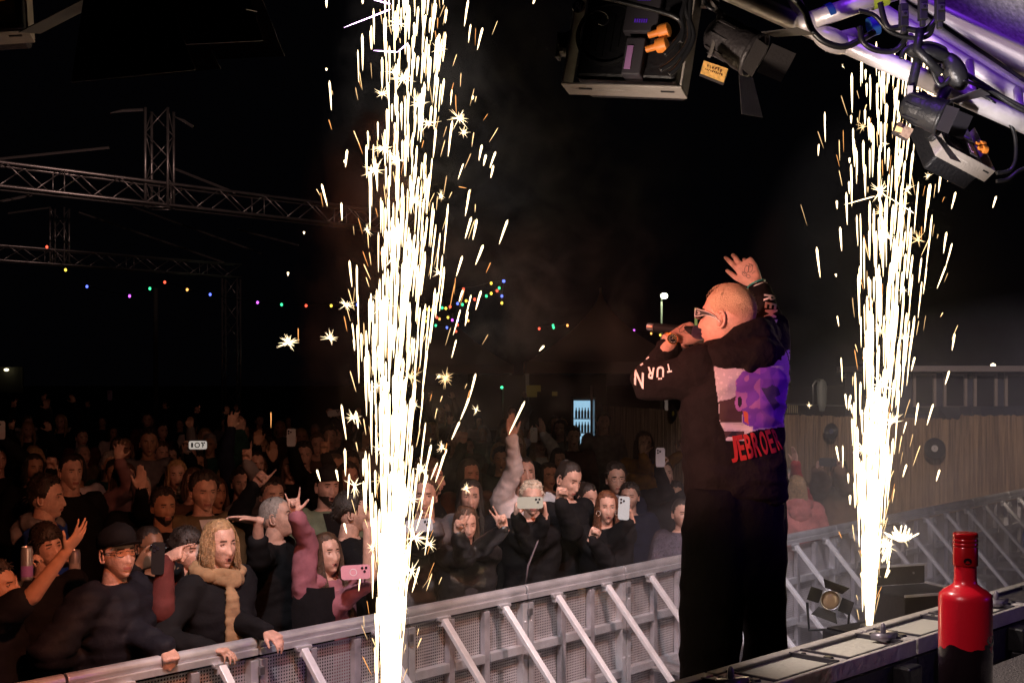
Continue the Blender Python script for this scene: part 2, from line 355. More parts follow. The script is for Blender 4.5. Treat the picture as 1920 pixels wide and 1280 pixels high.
def hair_parts(style, length=.3, seed=0, dense=0):
    """returns MB in head space"""
    rnd = random.Random(seed); mb = MB(); nu, nv = 44, 30
    thick = {'buzz': .004, 'short': .018, 'fringe': .020, 'long': .016, 'bob': .013, 'bun': .009, 'thin': .008}[style]
    off = Vector((seed*1.3, seed*2.1, 0))
    def surf(t, h, add):
        c = math.cos(h); s = math.sin(h); ce = (1-abs(s)**2.5)**(1/2.5)
        x = .0760*math.sin(t)*(ce); z = .121*s; ct = math.cos(t)
        y = .091*ct*ce if ct > 0 else .107*ct*(ce if s > 0 else c)
        low = max(0, -z/.12); x *= 1-.3*low**1.7
        if y < 0: y *= (1-.5*low**1.1)
        if ct > 0: y -= .010*math.exp(-((z-.105)/.03)**2)
        n = Vector((x/.0055, y/.0095, z/.0145)).normalized()
        return Vector((x, y, z)), n
    def line(t):          # lowest z with hair for azimuth t
        a = abs(math.atan2(math.sin(t), math.cos(t)))
        if style == 'fringe': f = .040
        elif style == 'thin': f = .100
        else: f = .083
        f += .005*noise.noise(Vector((t*3, seed, 1)))+.003*noise.noise(Vector((t*11, seed, 4)))
        cl_ = style in ('buzz', 'short', 'thin', 'bun')
        if a < .55: return f-.006*math.cos(a*6)*(cl_)
        if a < 1.1: return f-(a-.55)/.55*(.016 if style != 'thin' else .0)
        if a < 1.40: return f-.016-(a-1.1)/.3*(.072 if cl_ else .09)
        side = .005 if style in ('buzz', 'short', 'thin', 'bun', 'fringe') else -.04
        if a < 1.9: return side
        return side-(a-1.9)/1.24*(.085 if style not in ('long', 'bob') else .06)
    idx = {}
    for i in range(nv):
        h = -1.0+2.55*i/(nv-1)
        for k in range(nu):
            t = -math.pi+2*math.pi*k/nu; p, n = surf(t, min(h, 1.56), 0)
            m = min(1, max(0, (p.z-line(t))/(.034 if math.cos(t) > .4 else .022)))
            nz = noise.noise(Vector((p.x*22, p.y*22, p.z*22))+off)+.6*noise.noise(Vector((p.x*60, p.y*60, p.z*35))+off)
            q = p+n*(thick*m*(.75+.45*nz)+(.0015 if m > 0 else -.012))
            if style in ('short', 'fringe') and p.z > .07: q.z += thick*.35*m
            idx[i, k] = len(mb.v); mb.v.append(tuple(q))
    for i in range(nv-1):
        for k in range(nu):
            t = -math.pi+2*math.pi*(k+.5)/nu; h = -1.0+2.55*(i+.5)/(nv-1); p, n = surf(t, min(h, 1.56), 0)
            if p.z > line(t)-.006: mb.f.append((idx[i, k], idx[i, (k+1) % nu], idx[i+1, (k+1) % nu], idx[i+1, k])); mb.m.append(0)
    if style in ('short', 'fringe', 'thin'):
        for j in range(170):
            t = rnd.uniform(-math.pi, math.pi); h = rnd.uniform(-.3, 1.5); p, n = surf(t, h, 0)
            if p.z < line(t)+.004: continue
            d = (n*.7+Vector((rnd.uniform(-.4, .4), .5 if p.z > .05 else -.2, -.35 if p.z < .08 else .1))).normalized()
            p = p+n*thick*.7; L = rnd.uniform(.012, .026)
            mb.tube([p, p+d*L*.6, p+d*L+Vector((0, 0, -.004))], [.0035, .0028, .0004], 4, 0, False)
    if style in ('long', 'bob'):
        L0 = length if style == 'long' else .125
        for j in range((1500 if dense else 340)):
            t = rnd.choice((-1, 1))*(rnd.uniform(.95, 3.14)); h = rnd.uniform(-.05, .9); p, n = surf(t, h, 0)
            p = p+n*thick*.8; pts = [p]; L = L0*rnd.uniform(.75, 1.1)+max(0, p.z)*.8
            side = Vector((n.x, n.y, 0)); ph = rnd.gauss(0, .7)+math.floor(t*3)*1.3; lay = rnd.uniform(.3, 1.3)
            for q in range(1, 8):
                f = q/7
                o = side*(.011*math.sin(f*2.2)*lay+.004*math.sin(ph+f*6))+Vector((.006*math.sin(ph*2+f*7), (-.01 if style == 'long' else .004)*f, 0))
                if f*L > .16: o += Vector((0, .055*min(1, (f*L-.16)/.12) if abs(t) < 1.9 else -.03, 0))
                pts.append(p+o+Vector((0, 0, -L*f)))
            k_ = rnd.uniform(.10, .27) if dense else rnd.uniform(.3, .7); mb.tube(pts, [q_*k_ for q_ in (.005, .008, .009, .009, .0085, .007, .005, .001)], 4, 0, False)
    if style == 'bun':
        mb.ell((0, -.075, .085), (.035, .032, .032), 14, 10)
        for j in range(14):
            a = j*.45; mb.tube([Vector((0, -.075, .085))+Vector((.034*math.cos(a+b), .0+.02*math.sin(b*2), .034*math.sin(a+b))) for b in (0, .4, .8, 1.2)], [.006, .008, .008, .003], 5, 0, False)
    return mb
def glasses_mb(dark=True):
    fr = MB()
    for sx in (-1, 1):
        c = Vector((sx*.033, .088, .008)); pts = [c+Vector((.025*se(math.cos(t), .8), -.004*abs(math.cos(t)), .019*se(math.sin(t), .8))) for t in [2*math.pi*k/16 for k in range(17)]]
        fr.tube(pts, .0017, 5, 0, False)
        fr.prism([q+Vector((0, -.001, 0)) for q in pts[:-1]], (0, .0015, 0), 1)
        fr.tube([(sx*.058, .084, .012), (sx*.074, .05, .012), (sx*.080, -.005, .008), (sx*.078, -.02, -.006)], .002, 5, 0)
    fr.tube([(-.009, .090, .012), (0, .094, .015), (.009, .090, .012)], .0018, 5, 0)
    return fr
LENSD = mat('dark_lens', (.01, .008, .012), .08, 0, spec=.9, coat=1); LENSC = mat('clear_lens', (.10, .09, .10), .06, 0, spec=.9, coat=1)
FRAME = mat('glasses_frame', (.015, .015, .015), .3)
PEOPLE = []
def person(label, X, Y, h, face=None, skin=SKIN, hair='short', hairmat=None, hlen=.3, mouth=0., fem=0, fat=0.,
           top=None, topname='jacket', trous=None, hands=(), sleeve='long', seed=0, glasses=None, cap=None, hood=None, scarf=None,
           vox=.006, turn=0, nod=0, tilt=0, puff=0., group='people in the crowd watching the stage', cvox=.017, collar=None, beard=None, shirt=None,
           lean=0., name='person', disp=.009, cat='person', headw=.955, zfloor=0.):
    s = h/1.75
    f = Vector(face) if face is not None else Vector((1.1, 4.4))
    d = Vector((f.x-X, f.y-Y)); rz = math.atan2(-d.x, d.y)
    root = empty(name, (X, Y, zfloor), label, cat, group, rz)
    Wi = Matrix.LocRotScale(root.location, root.rotation_euler, None).inverted()
    W3 = Wi.to_3x3()
    sh_z = 1.435*s; lean_v = Vector((0, lean, 0))
    # ---- arms
    skinmb = MB(); cloth_mb = MB(); armskin = MB(); extra = {}
    specs = {('R' if hh['side'] == 'R' else 'L'): hh for hh in hands}
    for side, sx in (('R', 1), ('L', -1)):
        S = Vector((sx*.185*s, 0, sh_z))+lean_v; hh = specs.get(side)
        if hh is None:
            wr = S+Vector((sx*.06, .06, -.53*s)); pole = Vector((sx*.4, -1, 0)); hp = 'relaxed'; hd = Vector((0, .15, -1)); pl = Vector((-sx, 0, 0)); sl = sleeve
        else:
            wr = Wi@Vector(hh['w']) if 'w' in hh else Vector(hh['l'])*s
            pole = Vector(hh.get('pole', (sx*.8, -.2, -.8))); hp = hh.get('pose', 'open'); sl = hh.get('sleeve', sleeve)
            hd = W3@Vector(hh['dir']) if 'dir' in hh else None
            pl = W3@Vector(hh['palm']) if 'palm' in hh else Vector((0, 1, 0))
        if (wr-S).length > .56*s:                                       # lift the shoulder before stretching
            S = S+(wr-S).normalized()*.05*s
        E, wr = ik(S, wr, .285*s, .265*s, pole)
        fa = (wr-E).normalized()
        if hd is None: hd = fa
        M = hand_frame(hd.normalized(), pl, 1)
        ts = -sx if hh is None else hh.get('ts', -sx)
        # the thumb points to -x for a right hand seen from its back with fingers up
        hm = hand_mb(hp, ts, s*(.97 if not fem else .88)); hm.v = [tuple(M@Vector(v)+wr) for v in hm.v]; armskin.join(hm)
        r = 1-.15*fem
        armskin.cap(E, wr, .043*r*s, .026*r*s, 12)
        armskin.cap(S, E, .050*r*s, .042*r*s, 12)
        extra[side] = (S, E, wr, hd)
        cl = .013+puff
        cloth_mb.cap(S+Vector((-sx*.02, 0, 0)), S+(E-S)*.5, .064*s+cl, .056*s+cl*.9, 14)
        if sl == 'long':
            cloth_mb.cap(S+(E-S)*.4, E, .057*s+cl*.8, .050*s+cl, 14); cloth_mb.cap(E, wr-fa*.015, .050*s+cl, .034*s+cl*.7, 14)
        elif sl == 'mid':
            cloth_mb.cap(S+(E-S)*.4, E, .057*s+cl*.8, .050*s+cl, 14); cloth_mb.cap(E, E+(wr-E)*.45, .050*s+cl, .045*s+cl, 14)
        else: cloth_mb.cap(S+(E-S)*.4, S+(E-S)*.75, .056*s+cl, .057*s+cl, 14)
    fx = 1+fat*.9
    lv = [(1.12, .150, .105), (1.30, .165, .115), (1.42, .150, .095), (1.475, .085, .07), (1.50, .056, .058)]
    skinmb.loft(torso_rings([(z*s, rx*s, ry*s, 0, lean) for z, rx, ry in lv], 16))
    skinmb.cap((0, lean-.01, 1.46*s), (0, lean+.012, 1.60*s), .060*s*(1-.14*fem+fat*.3), .052*s*(1-.14*fem+fat*.3), 14)
    c = .018+puff
    lvc = [(.86, .178*fx+c, .125*fx+c), (.98, .172*fx+c, .125*fx+c), (1.12, .160*fx+c, .118*fx+c), (1.28, .178+c, .130+c+fem*.012), (1.38, .178+c, .118+c), (1.44, .140+c, .092+c*.6), (1.485, .082+c*.5, .068+c*.5)]
    cloth_mb.loft(torso_rings([(z*s, rx*s, ry*s, 0, lean*max(0, min(1, (z-.9)/.5))) for z, rx, ry in lvc], 22))
    if armskin.v:
        a2 = remesh(armskin, vox, 2); skinmb.join(a2)
    hx = Matrix.Translation(Vector((0, .018*s+lean*1.15, 1.633*s)))@Matrix.Rotation(turn, 4, 'Z')@Matrix.Rotation(nod, 4, 'X')@Matrix.Rotation(tilt, 4, 'Y')@Matrix.Diagonal((s*headw*(.97+.07*math.sin(seed*2.7)), s*headw*(1+.04*math.sin(seed*1.3)), s*headw*(.99+.045*math.sin(seed*4.1)), 1))
    hk = (mouth, fem, fat)
    hd_ = get_head(hk, mouth=mouth, fem=fem, fat=fat); hd_.xf(hx); skinmb.join(hd_)
    body = skinmb.build('body', BODYM(skin), root, True)
    t = top or cloth('black_cloth', (.006, .0055, .0065))
    tm = remesh(cloth_mb, cvox, 3, disp, 7, seed, .012 if 'puffer' in topname else 0)
    tm.build(topname, t, root, True)
    # trousers and shoes
    tr = MB()
    for sx in (-1, 1):
        tr.cap((sx*.085*s, 0, .90*s), (sx*.10*s, .01, .50*s), .098*s, .070*s, 14); tr.cap((sx*.10*s, .01, .50*s), (sx*.11*s, -.01, .10*s), .068*s, .055*s, 14)
    tr.build('trousers', trous or cloth('dark_denim', (.016, .019, .03)), root, True)
    so = MB()
    for sx in (-1, 1):
        so.loft([[Vector((sx*.11*s+wx*se(math.cos(a), .7), yy, max(.002, .035+hz*math.sin(a)))) for a in [2*math.pi*k/12 for k in range(12)]] for yy, wx, hz in ((-.11, .02, .03), (-.09, .037, .05), (0, .042, .055), (.08, .048, .035), (.15, .044, .03), (.17, .02, .02))])
    so.build('shoes', cloth('shoe', (.02, .02, .02)), root, True)
    hm = hairmat or mat('hair_dark', (.022, .014, .010), .55, 0, .6, 120, .4, 60)
    if hair and hair != 'bald':
        hb = hair_parts(hair, hlen, seed, vox < .0061); hb.xf(hx); hb.build('hair', hm, root, True)
    if beard:
        b = MB(); V = get_head(hk)
        hm2 = MB(); vs = [Vector(v) for v in V.v]
        keep = []
        for fc in V.f:
            cc = sum((vs[i] for i in fc), Vector())/len(fc)
            if cc.z < -.050 and cc.y > -.005 and not (abs(cc.x) < .021 and -.078 < cc.z < -.052) and not (abs(cc.x) < .012 and cc.z > -.05) and cc.z < -.046+.055*max(0, (abs(cc.x)-.03)/.03)+.0:
                keep.append(fc)
        b.v = [tuple(v+Vector((v.x, v.y, min(v.z, -.03)*.6)).normalized()*.0045*(1+noise.noise(v*70))) for v in vs]; b.f = keep; b.m = [0]*len(keep); b.xf(hx); b.build('beard', beard, root, True)
    if glasses:
        g = glasses_mb(); g.xf(hx)
        if glasses != 'dark':
            kp = [i for i, k_ in enumerate(g.m) if k_ == 0]; g.f = [g.f[i] for i in kp]; g.m = [0]*len(kp)
        g.build('glasses', [FRAME, LENSD], root)
    if cap is not None:
        cmb = MB(); rings = []
        for z, k in ((.035, 1.06), (.06, 1.10), (.09, 1.06), (.115, .88), (.135, .55), (.142, .1)):
            e = math.sqrt(max(0, 1-(z/.16)**2))*1.0
            rings.append([Vector((.080*k*math.cos(a), (-.008)+.102*k*math.sin(a), z+(.012*math.sin(a)))) for a in [2*math.pi*q/24 for q in range(24)]])
        cmb.loft(rings)
        if cap[1]:
            bp = []
            for a in [math.pi*q/12 for q in range(13)]: bp.append(Vector((.072*math.cos(a), .075+.078*math.sin(a), .052+.006*math.sin(a)-.012*abs(math.cos(a)))))
            cmb.prism(bp, (0, 0, .005))
        cmb.xf(hx); cmb.build('cap', cap[0], root, True)
    if hood is not None:
        hb = MB(); pts = []
        for k in range(17):
            a = R(-70-220*k/16+0); a = -math.pi/2+ (k-8)/8*2.35
            pts.append(Vector((.105*math.cos(a+0)*1.0, lean+.01+.105*math.sin(a), 1.49+.015*math.cos((k-8)/8*2.3))))
        hb.tube([p*1 if False else Vector((p.x*s, p.y, p.z*s)) for p in pts], [.02]+[.032+.012*math.sin(math.pi*k/16)*1.4 for k in range(1, 16)]+[.018], 10, 0, True)
        hb.ell((0, -.12*s+lean, 1.43*s), (.105*s, .05*s, .09*s), 14, 10)
        hm_ = remesh(hb, .011, 2, .008, 14, seed); hm_.build('hood', hood, root, True)
    if scarf is not None:
        sb = MB()
        for j, (rr, zz) in enumerate(((.088, 1.49), (.100, 1.46))):
            sb.tube([Vector((rr*math.cos(a)*s, lean+.012+rr*1.02*math.sin(a)*s, (zz+.012*math.sin(a*2+j))*s)) for a in [2*math.pi*k/20 for k in range(21)]], .026, 8, 0, False)
        sb.tube([(.03, .11+lean, 1.46*s), (.05, .165+lean, 1.38*s), (.055, .175+lean, 1.2*s), (.06, .165+lean, 1.05*s)], [.02, .038, .045, .04], 10, 0, True, .4)
        sm = remesh(sb, .011, 2, .006, 16, seed); sm.build('scarf', scarf, root, True)
    if shirt is not None:
        sb = MB(); z0 = 1.47
        pts = [(-.030, z0+.01), (.030, z0+.01), (.038, 1.36), (.030, 1.15), (-.030, 1.15), (-.038, 1.36)]
        g = []
        for j in range(9):
            z = 1.475-.36*j/8; wdt = .060-.028*j/8
            fy = np.interp(z, [1.12, 1.28, 1.38, 1.44, 1.485], [.118+c, .130+c, .118+c, .092+c*.6, .068+c*.5])+.012
            g.append([Vector(((wdt*(q/3-1))*s, lean*max(0, min(1, (z-.9)/.5))+fy*s*math.sqrt(max(.1, 1-(wdt*(q/3-1)/.17)**2)), z*s)) for q in range(7)])
        vs = [p for r in g for p in r]; sb.add(vs, [(i*7+q, (i+1)*7+q, (i+1)*7+q+1, i*7+q+1) for i in range(8) for q in range(6)])
        sb.build('shirt', shirt, root, True)
    PEOPLE.append(root)
    root['_x'] = 0
    del root['_x']
    return root, extra, hx
def wpt(root, p):
    return Matrix.LocRotScale(root.location, root.rotation_euler, None)@Vector(p)
def phone(c, up, out, label, body, wd=.074, ht=.152, group='phones held up in the crowd', ring=None, lens=True, tiles=None):
    """c centre, up = long axis, out = normal of the back (camera side of the phone)"""
    up = Vector(up).normalized(); out = Vector(out); out = (out-up*out.dot(up)).normalized(); x = up.cross(out)
    M = Matrix((x, out, up)).transposed()
    root = empty('phone', c, label, 'phone', group)
    def mk(m): m.v = [tuple(M@Vector(v)) for v in m.v]; return m
    b = MB(); pts = [Vector((wd/2*se(math.cos(a), .35), -.004, ht/2*se(math.sin(a), .22))) for a in [2*math.pi*(k+.5)/24 for k in range(24)]]
    b.prism(pts, (0, .008, 0)); mk(b).build('case', body, root)
    sc_ = MB(); pts = [Vector((q.x*.93, -.0045, q.z*.965)) for q in pts]; sc_.prism(pts, (0, -.0008, 0)); mk(sc_).build('screen', emit('phone_screen', (.55, .6, .8), .10), root)
    if lens:
        l = MB()
        for dx, dz in ((-.02, .055), (-.02, .035), (-.002, .046)): l.lathe((dx*wd/.074, .004, dz*ht/.152), [(0, .003), (.007, .003), (.0075, 0)], 12, (0, 1, 0))
        mk(l).build('camera_lens', mat('phone_lens', (.02, .02, .03), .15, coat=1), root)
    if ring:
        l = MB(); l.tube([Vector((.017*math.cos(a), .0045, -.012+.017*math.sin(a))) for a in [2*math.pi*k/24 for k in range(25)]], .002, 6, 0, False); mk(l).build('ring', ring, root)
    return root
# ================================================================ ground, deck, sky
ALU = mat('aluminium', (.60, .60, .63), .42, .6, .25, 40, .22, 6)
ALUD = mat('aluminium_dull', (.42, .40, .43), .5, .55, .35, 30, .30, 9)
ALUW = mat('aluminium_lit', (.80, .79, .82), .48, .25, .2, 50, .14, 11)  # brushed braces, with the light they face put into a paler colour
STEEL = mat('steel', (.35, .34, .35), .35, .9)
BLK = mat('black_paint', (.012, .012, .014), .45, 0, .3, 90)
BLKM = mat('black_metal', (.02, .02, .022), .38, .4, .2, 60, .2)
def ground_mat():
    m = mat('ground_dirt', (.05, .036, .026), .95, 0, 1, 30, .6, 3); return m
g = MB(); g.add([(-150, -30, 0), (150, -30, 0), (150, 260, 0), (-150, 260, 0)], [(0, 1, 2, 3)])
tag(g.build('ground', ground_mat()), kind='structure')
a = FR+DIR*14+NRM*.45; b = FR-DIR*12+NRM*.45
dk = MB()
pa = [Vector((p.x, p.y, 0)) for p in (a, b, b-NRM*9, a-NRM*9)]
dk.prism([p+Vector((0, 0, ST-.03)) for p in pa], (0, 0, .03), 0)
dk.prism([p+Vector((0, 0, .02))-Vector((NRM.x, NRM.y, 0))*.06*(1 if i < 2 else -1) for i, p in enumerate(pa)], (0, 0, ST-.055), 1)
o = dk.build('stage_deck', [mat('deck_plywood', (.16, .085, .05), .7, 0, .5, 20, .45, 5), BLK]); tag(o, kind='structure')
# ================================================================ crowd barrier
def holes_mat():
    m = bpy.data.materials.new('perforated_aluminium'); m.use_nodes = True; n, l = nt(m); b = n['Principled BSDF']
    b.inputs['Base Color'].default_value = (.46, .43, .45, 1); b.inputs['Metallic'].default_value = .45; b.inputs['Roughness'].default_value = .5
    tc = n.new('ShaderNodeTexCoord'); sp = n.new('ShaderNodeSeparateXYZ'); l.new(tc.outputs['Object'], sp.inputs[0])
    sq = []
    for ax in ('X', 'Z'):
        q = n.new('ShaderNodeMath'); q.operation = 'MULTIPLY'; q.inputs[1].default_value = 1/.0165; l.new(sp.outputs[ax], q.inputs[0])
        fr = n.new('ShaderNodeMath'); fr.operation = 'FRACT'; l.new(q.outputs[0], fr.inputs[0])
        s = n.new('ShaderNodeMath'); s.operation = 'SUBTRACT'; s.inputs[1].default_value = .5; l.new(fr.outputs[0], s.inputs[0])
        p = n.new('ShaderNodeMath'); p.operation = 'POWER'; p.inputs[1].default_value = 2; l.new(s.outputs[0], p.inputs[0]); sq.append(p)
    ad = n.new('ShaderNodeMath'); l.new(sq[0].outputs[0], ad.inputs[0]); l.new(sq[1].outputs[0], ad.inputs[1])
    lt = n.new('ShaderNodeMath'); lt.operation = 'LESS_THAN'; lt.inputs[1].default_value = .10; l.new(ad.outputs[0], lt.inputs[0])
    t = n.new('ShaderNodeTexNoise'); t.inputs['Scale'].default_value = 4; t.inputs['Detail'].default_value = 6; l.new(tc.outputs['Object'], t.inputs['Vector'])
    r = n.new('ShaderNodeValToRGB'); r.color_ramp.elements[0].position = .35; r.color_ramp.elements[1].position = .7
    r.color_ramp.elements[0].color = (.40, .38, .39, 1); r.color_ramp.elements[1].color = (.66, .63, .65, 1)
    l.new(t.outputs['Fac'], r.inputs[0]); l.new(r.outputs[0], b.inputs['Base Color'])
    tr = n.new('ShaderNodeBsdfTransparent'); mx = n.new('ShaderNodeMixShader')
    l.new(lt.outputs[0], mx.inputs[0]); l.new(b.outputs[0], mx.inputs[1]); l.new(tr.outputs[0], mx.inputs[2]); l.new(mx.outputs[0], n['Material Output'].inputs[0])
    return m
# local frame: x along the barrier, -y towards the stage, z up
bar = empty('crowd_barrier', (0, 0, 0), 'aluminium crowd barrier panel with two slanting braces', 'barrier', 'crowd barrier panels between the pit and the crowd')
m = MB(); m.tube([(.006, 0, 1.185), (.994, 0, 1.185)], .030, 12, 0); m.box((.5, -.012, 1.148), (.99, .05, .034))
m.build('top_rail', ALU, bar, False, .004)
for x in (.028, .972):
    m = MB(); m.box((x, -.012, .56), (.045, .052, 1.10)); 
    for z in (.3, .62, 1.0): m.lathe((x, -.038, z), [(.0, -.005), (.006, -.005), (.008, 0)], 8, (0, 1, 0))
    m.build('post', ALU, bar, False, .003)
for x in (.345, .64):
    m = MB(); m.box((x, -.014, .56), (.045, .036, 1.098)); m.build('stile', ALUD, bar, False, .003)
for z in (.84, .52):
    m = MB()
    for x0, x1 in ((.052, .321), (.369, .616), (.664, .948)): m.box(((x0+x1)/2, -.014, z), (x1-x0, .05, .05))
    m.build('cross_rail', ALU, bar, False, .003)
m = MB(); m.box((.5, .012, .58), (.93, .003, 1.06)); m.build('perforated_sheet', holes_mat(), bar)
for x in (.26, .77):
    m = MB(); m.bar((x, -.05, 1.12), (x, -1.02, .06), .042, .026); m.build('brace', ALUW, bar, False, .003)
    m = MB(); m.box((x, -.046, 1.125), (.085, .03, .022)); m.box((x, -.045, 1.10), (.06, .03, .03)); m.tube([(x-.05, -.05, 1.128), (x+.05, -.05, 1.128)], .010, 8); m.build('hinge', ALU, bar, False, .002)
m = MB(); m.box((.5, -.19, .50), (.42, .30, .012)); m.box((.5, -.345, .49), (.42, .012, .03)); m.bar((.31, -.33, .487), (.31, -.04, .487), .02, .02); m.bar((.69, -.33, .487), (.69, -.04, .487), .02, .02)
m.build('step_plate', mat('tread_plate', (.45, .43, .44), .45, .6, .8, 120, .2, 30), bar, False)
m = MB(); m.box((.5, -.55, .012), (.96, 1.06, .016)); m.box((.5, -1.09, .03), (.96, .02, .05)); m.build('foot_plate', ALUD, bar)
m = MB(); m.box((1.0, -.055, .80), (.10, .03, .03)); m.tube([(.96, -.075, .80), (1.06, -.075, .80)], .012, 8); m.box((1.0, -.052, 1.06), (.03, .02, .04)); m.build('latch', STEEL, bar, False, .003)
# joint k lies at depth .756*(k+7.15) and picture x = 3037-20861/(k+7.15)
K0 = 7.1507; rzb = math.atan2(DIR.y, DIR.x)
def barp(k):
    t = K0+k; Y = .756*t; return Vector(((3037-20861/t-960)/F*Y, Y, 0))
ordw = ['first', 'second', 'third', 'fourth', 'fifth', 'sixth', 'seventh', 'eighth', 'ninth', 'tenth', 'eleventh', 'twelfth']
near = {-1: 'crowd barrier panel cut by the left edge of the picture, nearest the camera', 0: 'crowd barrier panel gripped by the man in the black cap', 1: 'crowd barrier panel in front of the mauve sweater woman, touched by the blonde woman',
        2: 'crowd barrier panel just right of the large spark fountain', 3: 'crowd barrier panel in front of the short-haired woman filming with both hands', 4: 'crowd barrier panel partly hidden by the legs of the artist on its right side', 5: 'crowd barrier panel mostly hidden behind the legs of the artist', 6: 'crowd barrier panel just right of the legs of the artist, below the pink coat',
        7: 'crowd barrier panel behind the floor spotlight, left of the right spark fountain', 8: 'crowd barrier panel behind the right spark fountain', 9: 'crowd barrier panel right of the right spark fountain, veiled by smoke', 10: 'smoky crowd barrier panel left of the red bottle neck', 11: 'smoky crowd barrier panel behind the red bottle neck',
        12: 'smoky crowd barrier panel right of the red bottle neck', 13: 'crowd barrier panel at the right edge of the picture', 14: 'farthest crowd barrier panel on the right'}
Hh = Vector((barp(1)-barp(0)))
rzb = math.atan2(Hh.y, Hh.x)
wid = Hh.length
for k in range(-1, 15):
    o = bar if k == -1 else copy_tree(bar)
    p = barp(k); o.location = p; o.rotation_euler = (0, 0, rzb); o.scale = (wid, 1, 1); o['label'] = near[k]
# ================================================================ reed fence with vinyl records
def px(x, Y): return (x-960)/F*Y
FENCE = [Vector((px(x_, y_), y_, 0)) for x_, y_ in ((1990, 18.6), (1800, 19.2), (1590, 20.2), (1440, 21.4), (1268, 23.5), (1120, 27))]
reed = bpy.data.materials.new('reed_slats'); reed.use_nodes = True; n, l = nt(reed); b = n['Principled BSDF']; b.inputs['Roughness'].default_value = .85
tc = n.new('ShaderNodeTexCoord'); mp = n.new('ShaderNodeMapping'); mp.inputs['Scale'].default_value = (1, 1, .035); l.new(tc.outputs['Object'], mp.inputs[0])
t = n.new('ShaderNodeTexNoise'); t.inputs['Scale'].default_value = 30; t.inputs['Detail'].default_value = 6; t.inputs['Roughness'].default_value = .7; l.new(mp.outputs[0], t.inputs['Vector'])
r = n.new('ShaderNodeValToRGB'); r.color_ramp.elements[0].position = .36; r.color_ramp.elements[1].position = .66; r.color_ramp.elements[0].color = (.06, .034, .021, 1); r.color_ramp.elements[1].color = (.30, .20, .135, 1)
l.new(t.outputs['Fac'], r.inputs[0]); l.new(r.outputs[0], b.inputs['Base Color'])
bp = n.new('ShaderNodeBump'); bp.inputs['Strength'].default_value = .9; bp.inputs['Distance'].default_value = .02; l.new(t.outputs['Fac'], bp.inputs['Height']); l.new(bp.outputs[0], b.inputs['Normal'])
segs = ['brown reed fence section at the far right behind the smoke, carrying the nearest record', 'brown reed fence section behind the right spark fountain', 'brown reed fence section just right of the artist with the tall post', 'dark reed fence section hidden behind the torso of the artist', 'dark reed fence section left of the artist beside the drinks fridge']
for i in range(5):
    A, B = FENCE[i], FENCE[i+1]
    f = empty('reed_fence', A, segs[i], 'fence', 'reed fence sections along the field edge')
    d = (B-A).normalized(); nn = Vector((d.y, -d.x, 0)); L = (B-A).length; top = 1.86 if i < 1 else 1.80
    m = MB(); x = .0; rnd = random.Random(i)
    while x < L:
        wv = rnd.uniform(.012, .034); q = A+d*(x+wv/2)+nn*rnd.uniform(0, .012)
        m.bar(q+Vector((0, 0, .03)), q+Vector((0, 0, top+rnd.uniform(-.018, .015))), wv*.97, .014, up=nn); x += wv
    m.loc(f).build('reed_panel', reed, f)
    m = MB()
    for z in (.3, 1.0, 1.65): m.bar(A+Vector((0, 0, z))+nn*.05, B+Vector((0, 0, z))+nn*.05, .03, .05)
    m.loc(f).build('batten', mat('fence_wood', (.12, .07, .04), .8), f)
VIN = mat('vinyl_black', (.012, .013, .018), .3)
def record(x, y, Y, col, label, r=.155, tow=.06):
    c = P(x, y, Y); i = next(j for j in range(5) if FENCE[j+1].x/FENCE[j+1].y*F+960 <= x)
    d = (FENCE[i+1]-FENCE[i]).normalized(); nn = Vector((d.y, -d.x, 0));
    if nn.y > 0: nn = -nn
    s = empty('vinyl_record', c+nn*tow, label, 'record', 'vinyl records hung on the reed fence')
    m = MB(); m.lathe((0, 0, 0), [(0, .004), (.05, .004), (.052, .0025), (r*.98, .003), (r, 0), (0, -.002)], 40, nn)
    for q in range(5): m.lathe((0, 0, 0), [(r*(.42+.1*q), .0035), (r*(.43+.1*q), .0045), (r*(.44+.1*q), .0035)], 40, nn)
    m.build('disc', VIN, s, False)
    m = MB(); m.lathe((0, 0, 0), [(.006, .0062), (r*.30, .0062), (r*.31, .004)], 24, nn); m.build('centre_label', mat('record_label_'+label.split()[0], col, .6), s)
record(1755, 840, 19.1, (.35, .33, .36), 'grey-centred vinyl record hung on the fence at the far right, nearest of the records', .16)
record(1563, 808, 20.1, (.05, .06, .13), 'navy-centred vinyl record on the fence left of the right spark fountain', .128)
record(1268, 775, 23.4, (.38, .32, .04), 'yellow-centred vinyl record half hidden behind the back of the artist', .145)
record(1130, 767, 26.6, (.03, .03, .03), 'black vinyl record on the dark fence beside the drinks fridge', .15)
# pole shapes and cables behind the fence, right of the artist
def pole(pts, r, label, name='post', cat='post', mtl=None, group=None):
    s = empty(name, Vector((pts[0][0], pts[0][1], 0)), label, cat, group); m = MB(); m.tube(pts, r, 8); m.loc(s).build('pole', mtl or STEEL, s, True); return s
s = pole([P(1525, 758, 24.6)*1, P(1524, 722, 24.6), P(1529, 714, 24.6), P(1538, 712, 24.6)], .018, 'bent metal hoop standing above the fence right of the artist', 'metal_hoop', 'hoop')
m = MB(); c = P(1541, 735, 24.7); m.loft([[Vector((c.x+.10*k*math.cos(a), c.y+.05*math.sin(a), c.z+z)) for a in [2*math.pi*q/12 for q in range(12)]] for z, k in ((-.36, .5), (-.2, .9), (.1, 1.05), (.2, .8), (.25, .3))])
m.loc(s).build('lamp_cover', mat('grey_plastic', (.22, .24, .24), .5), s, True)
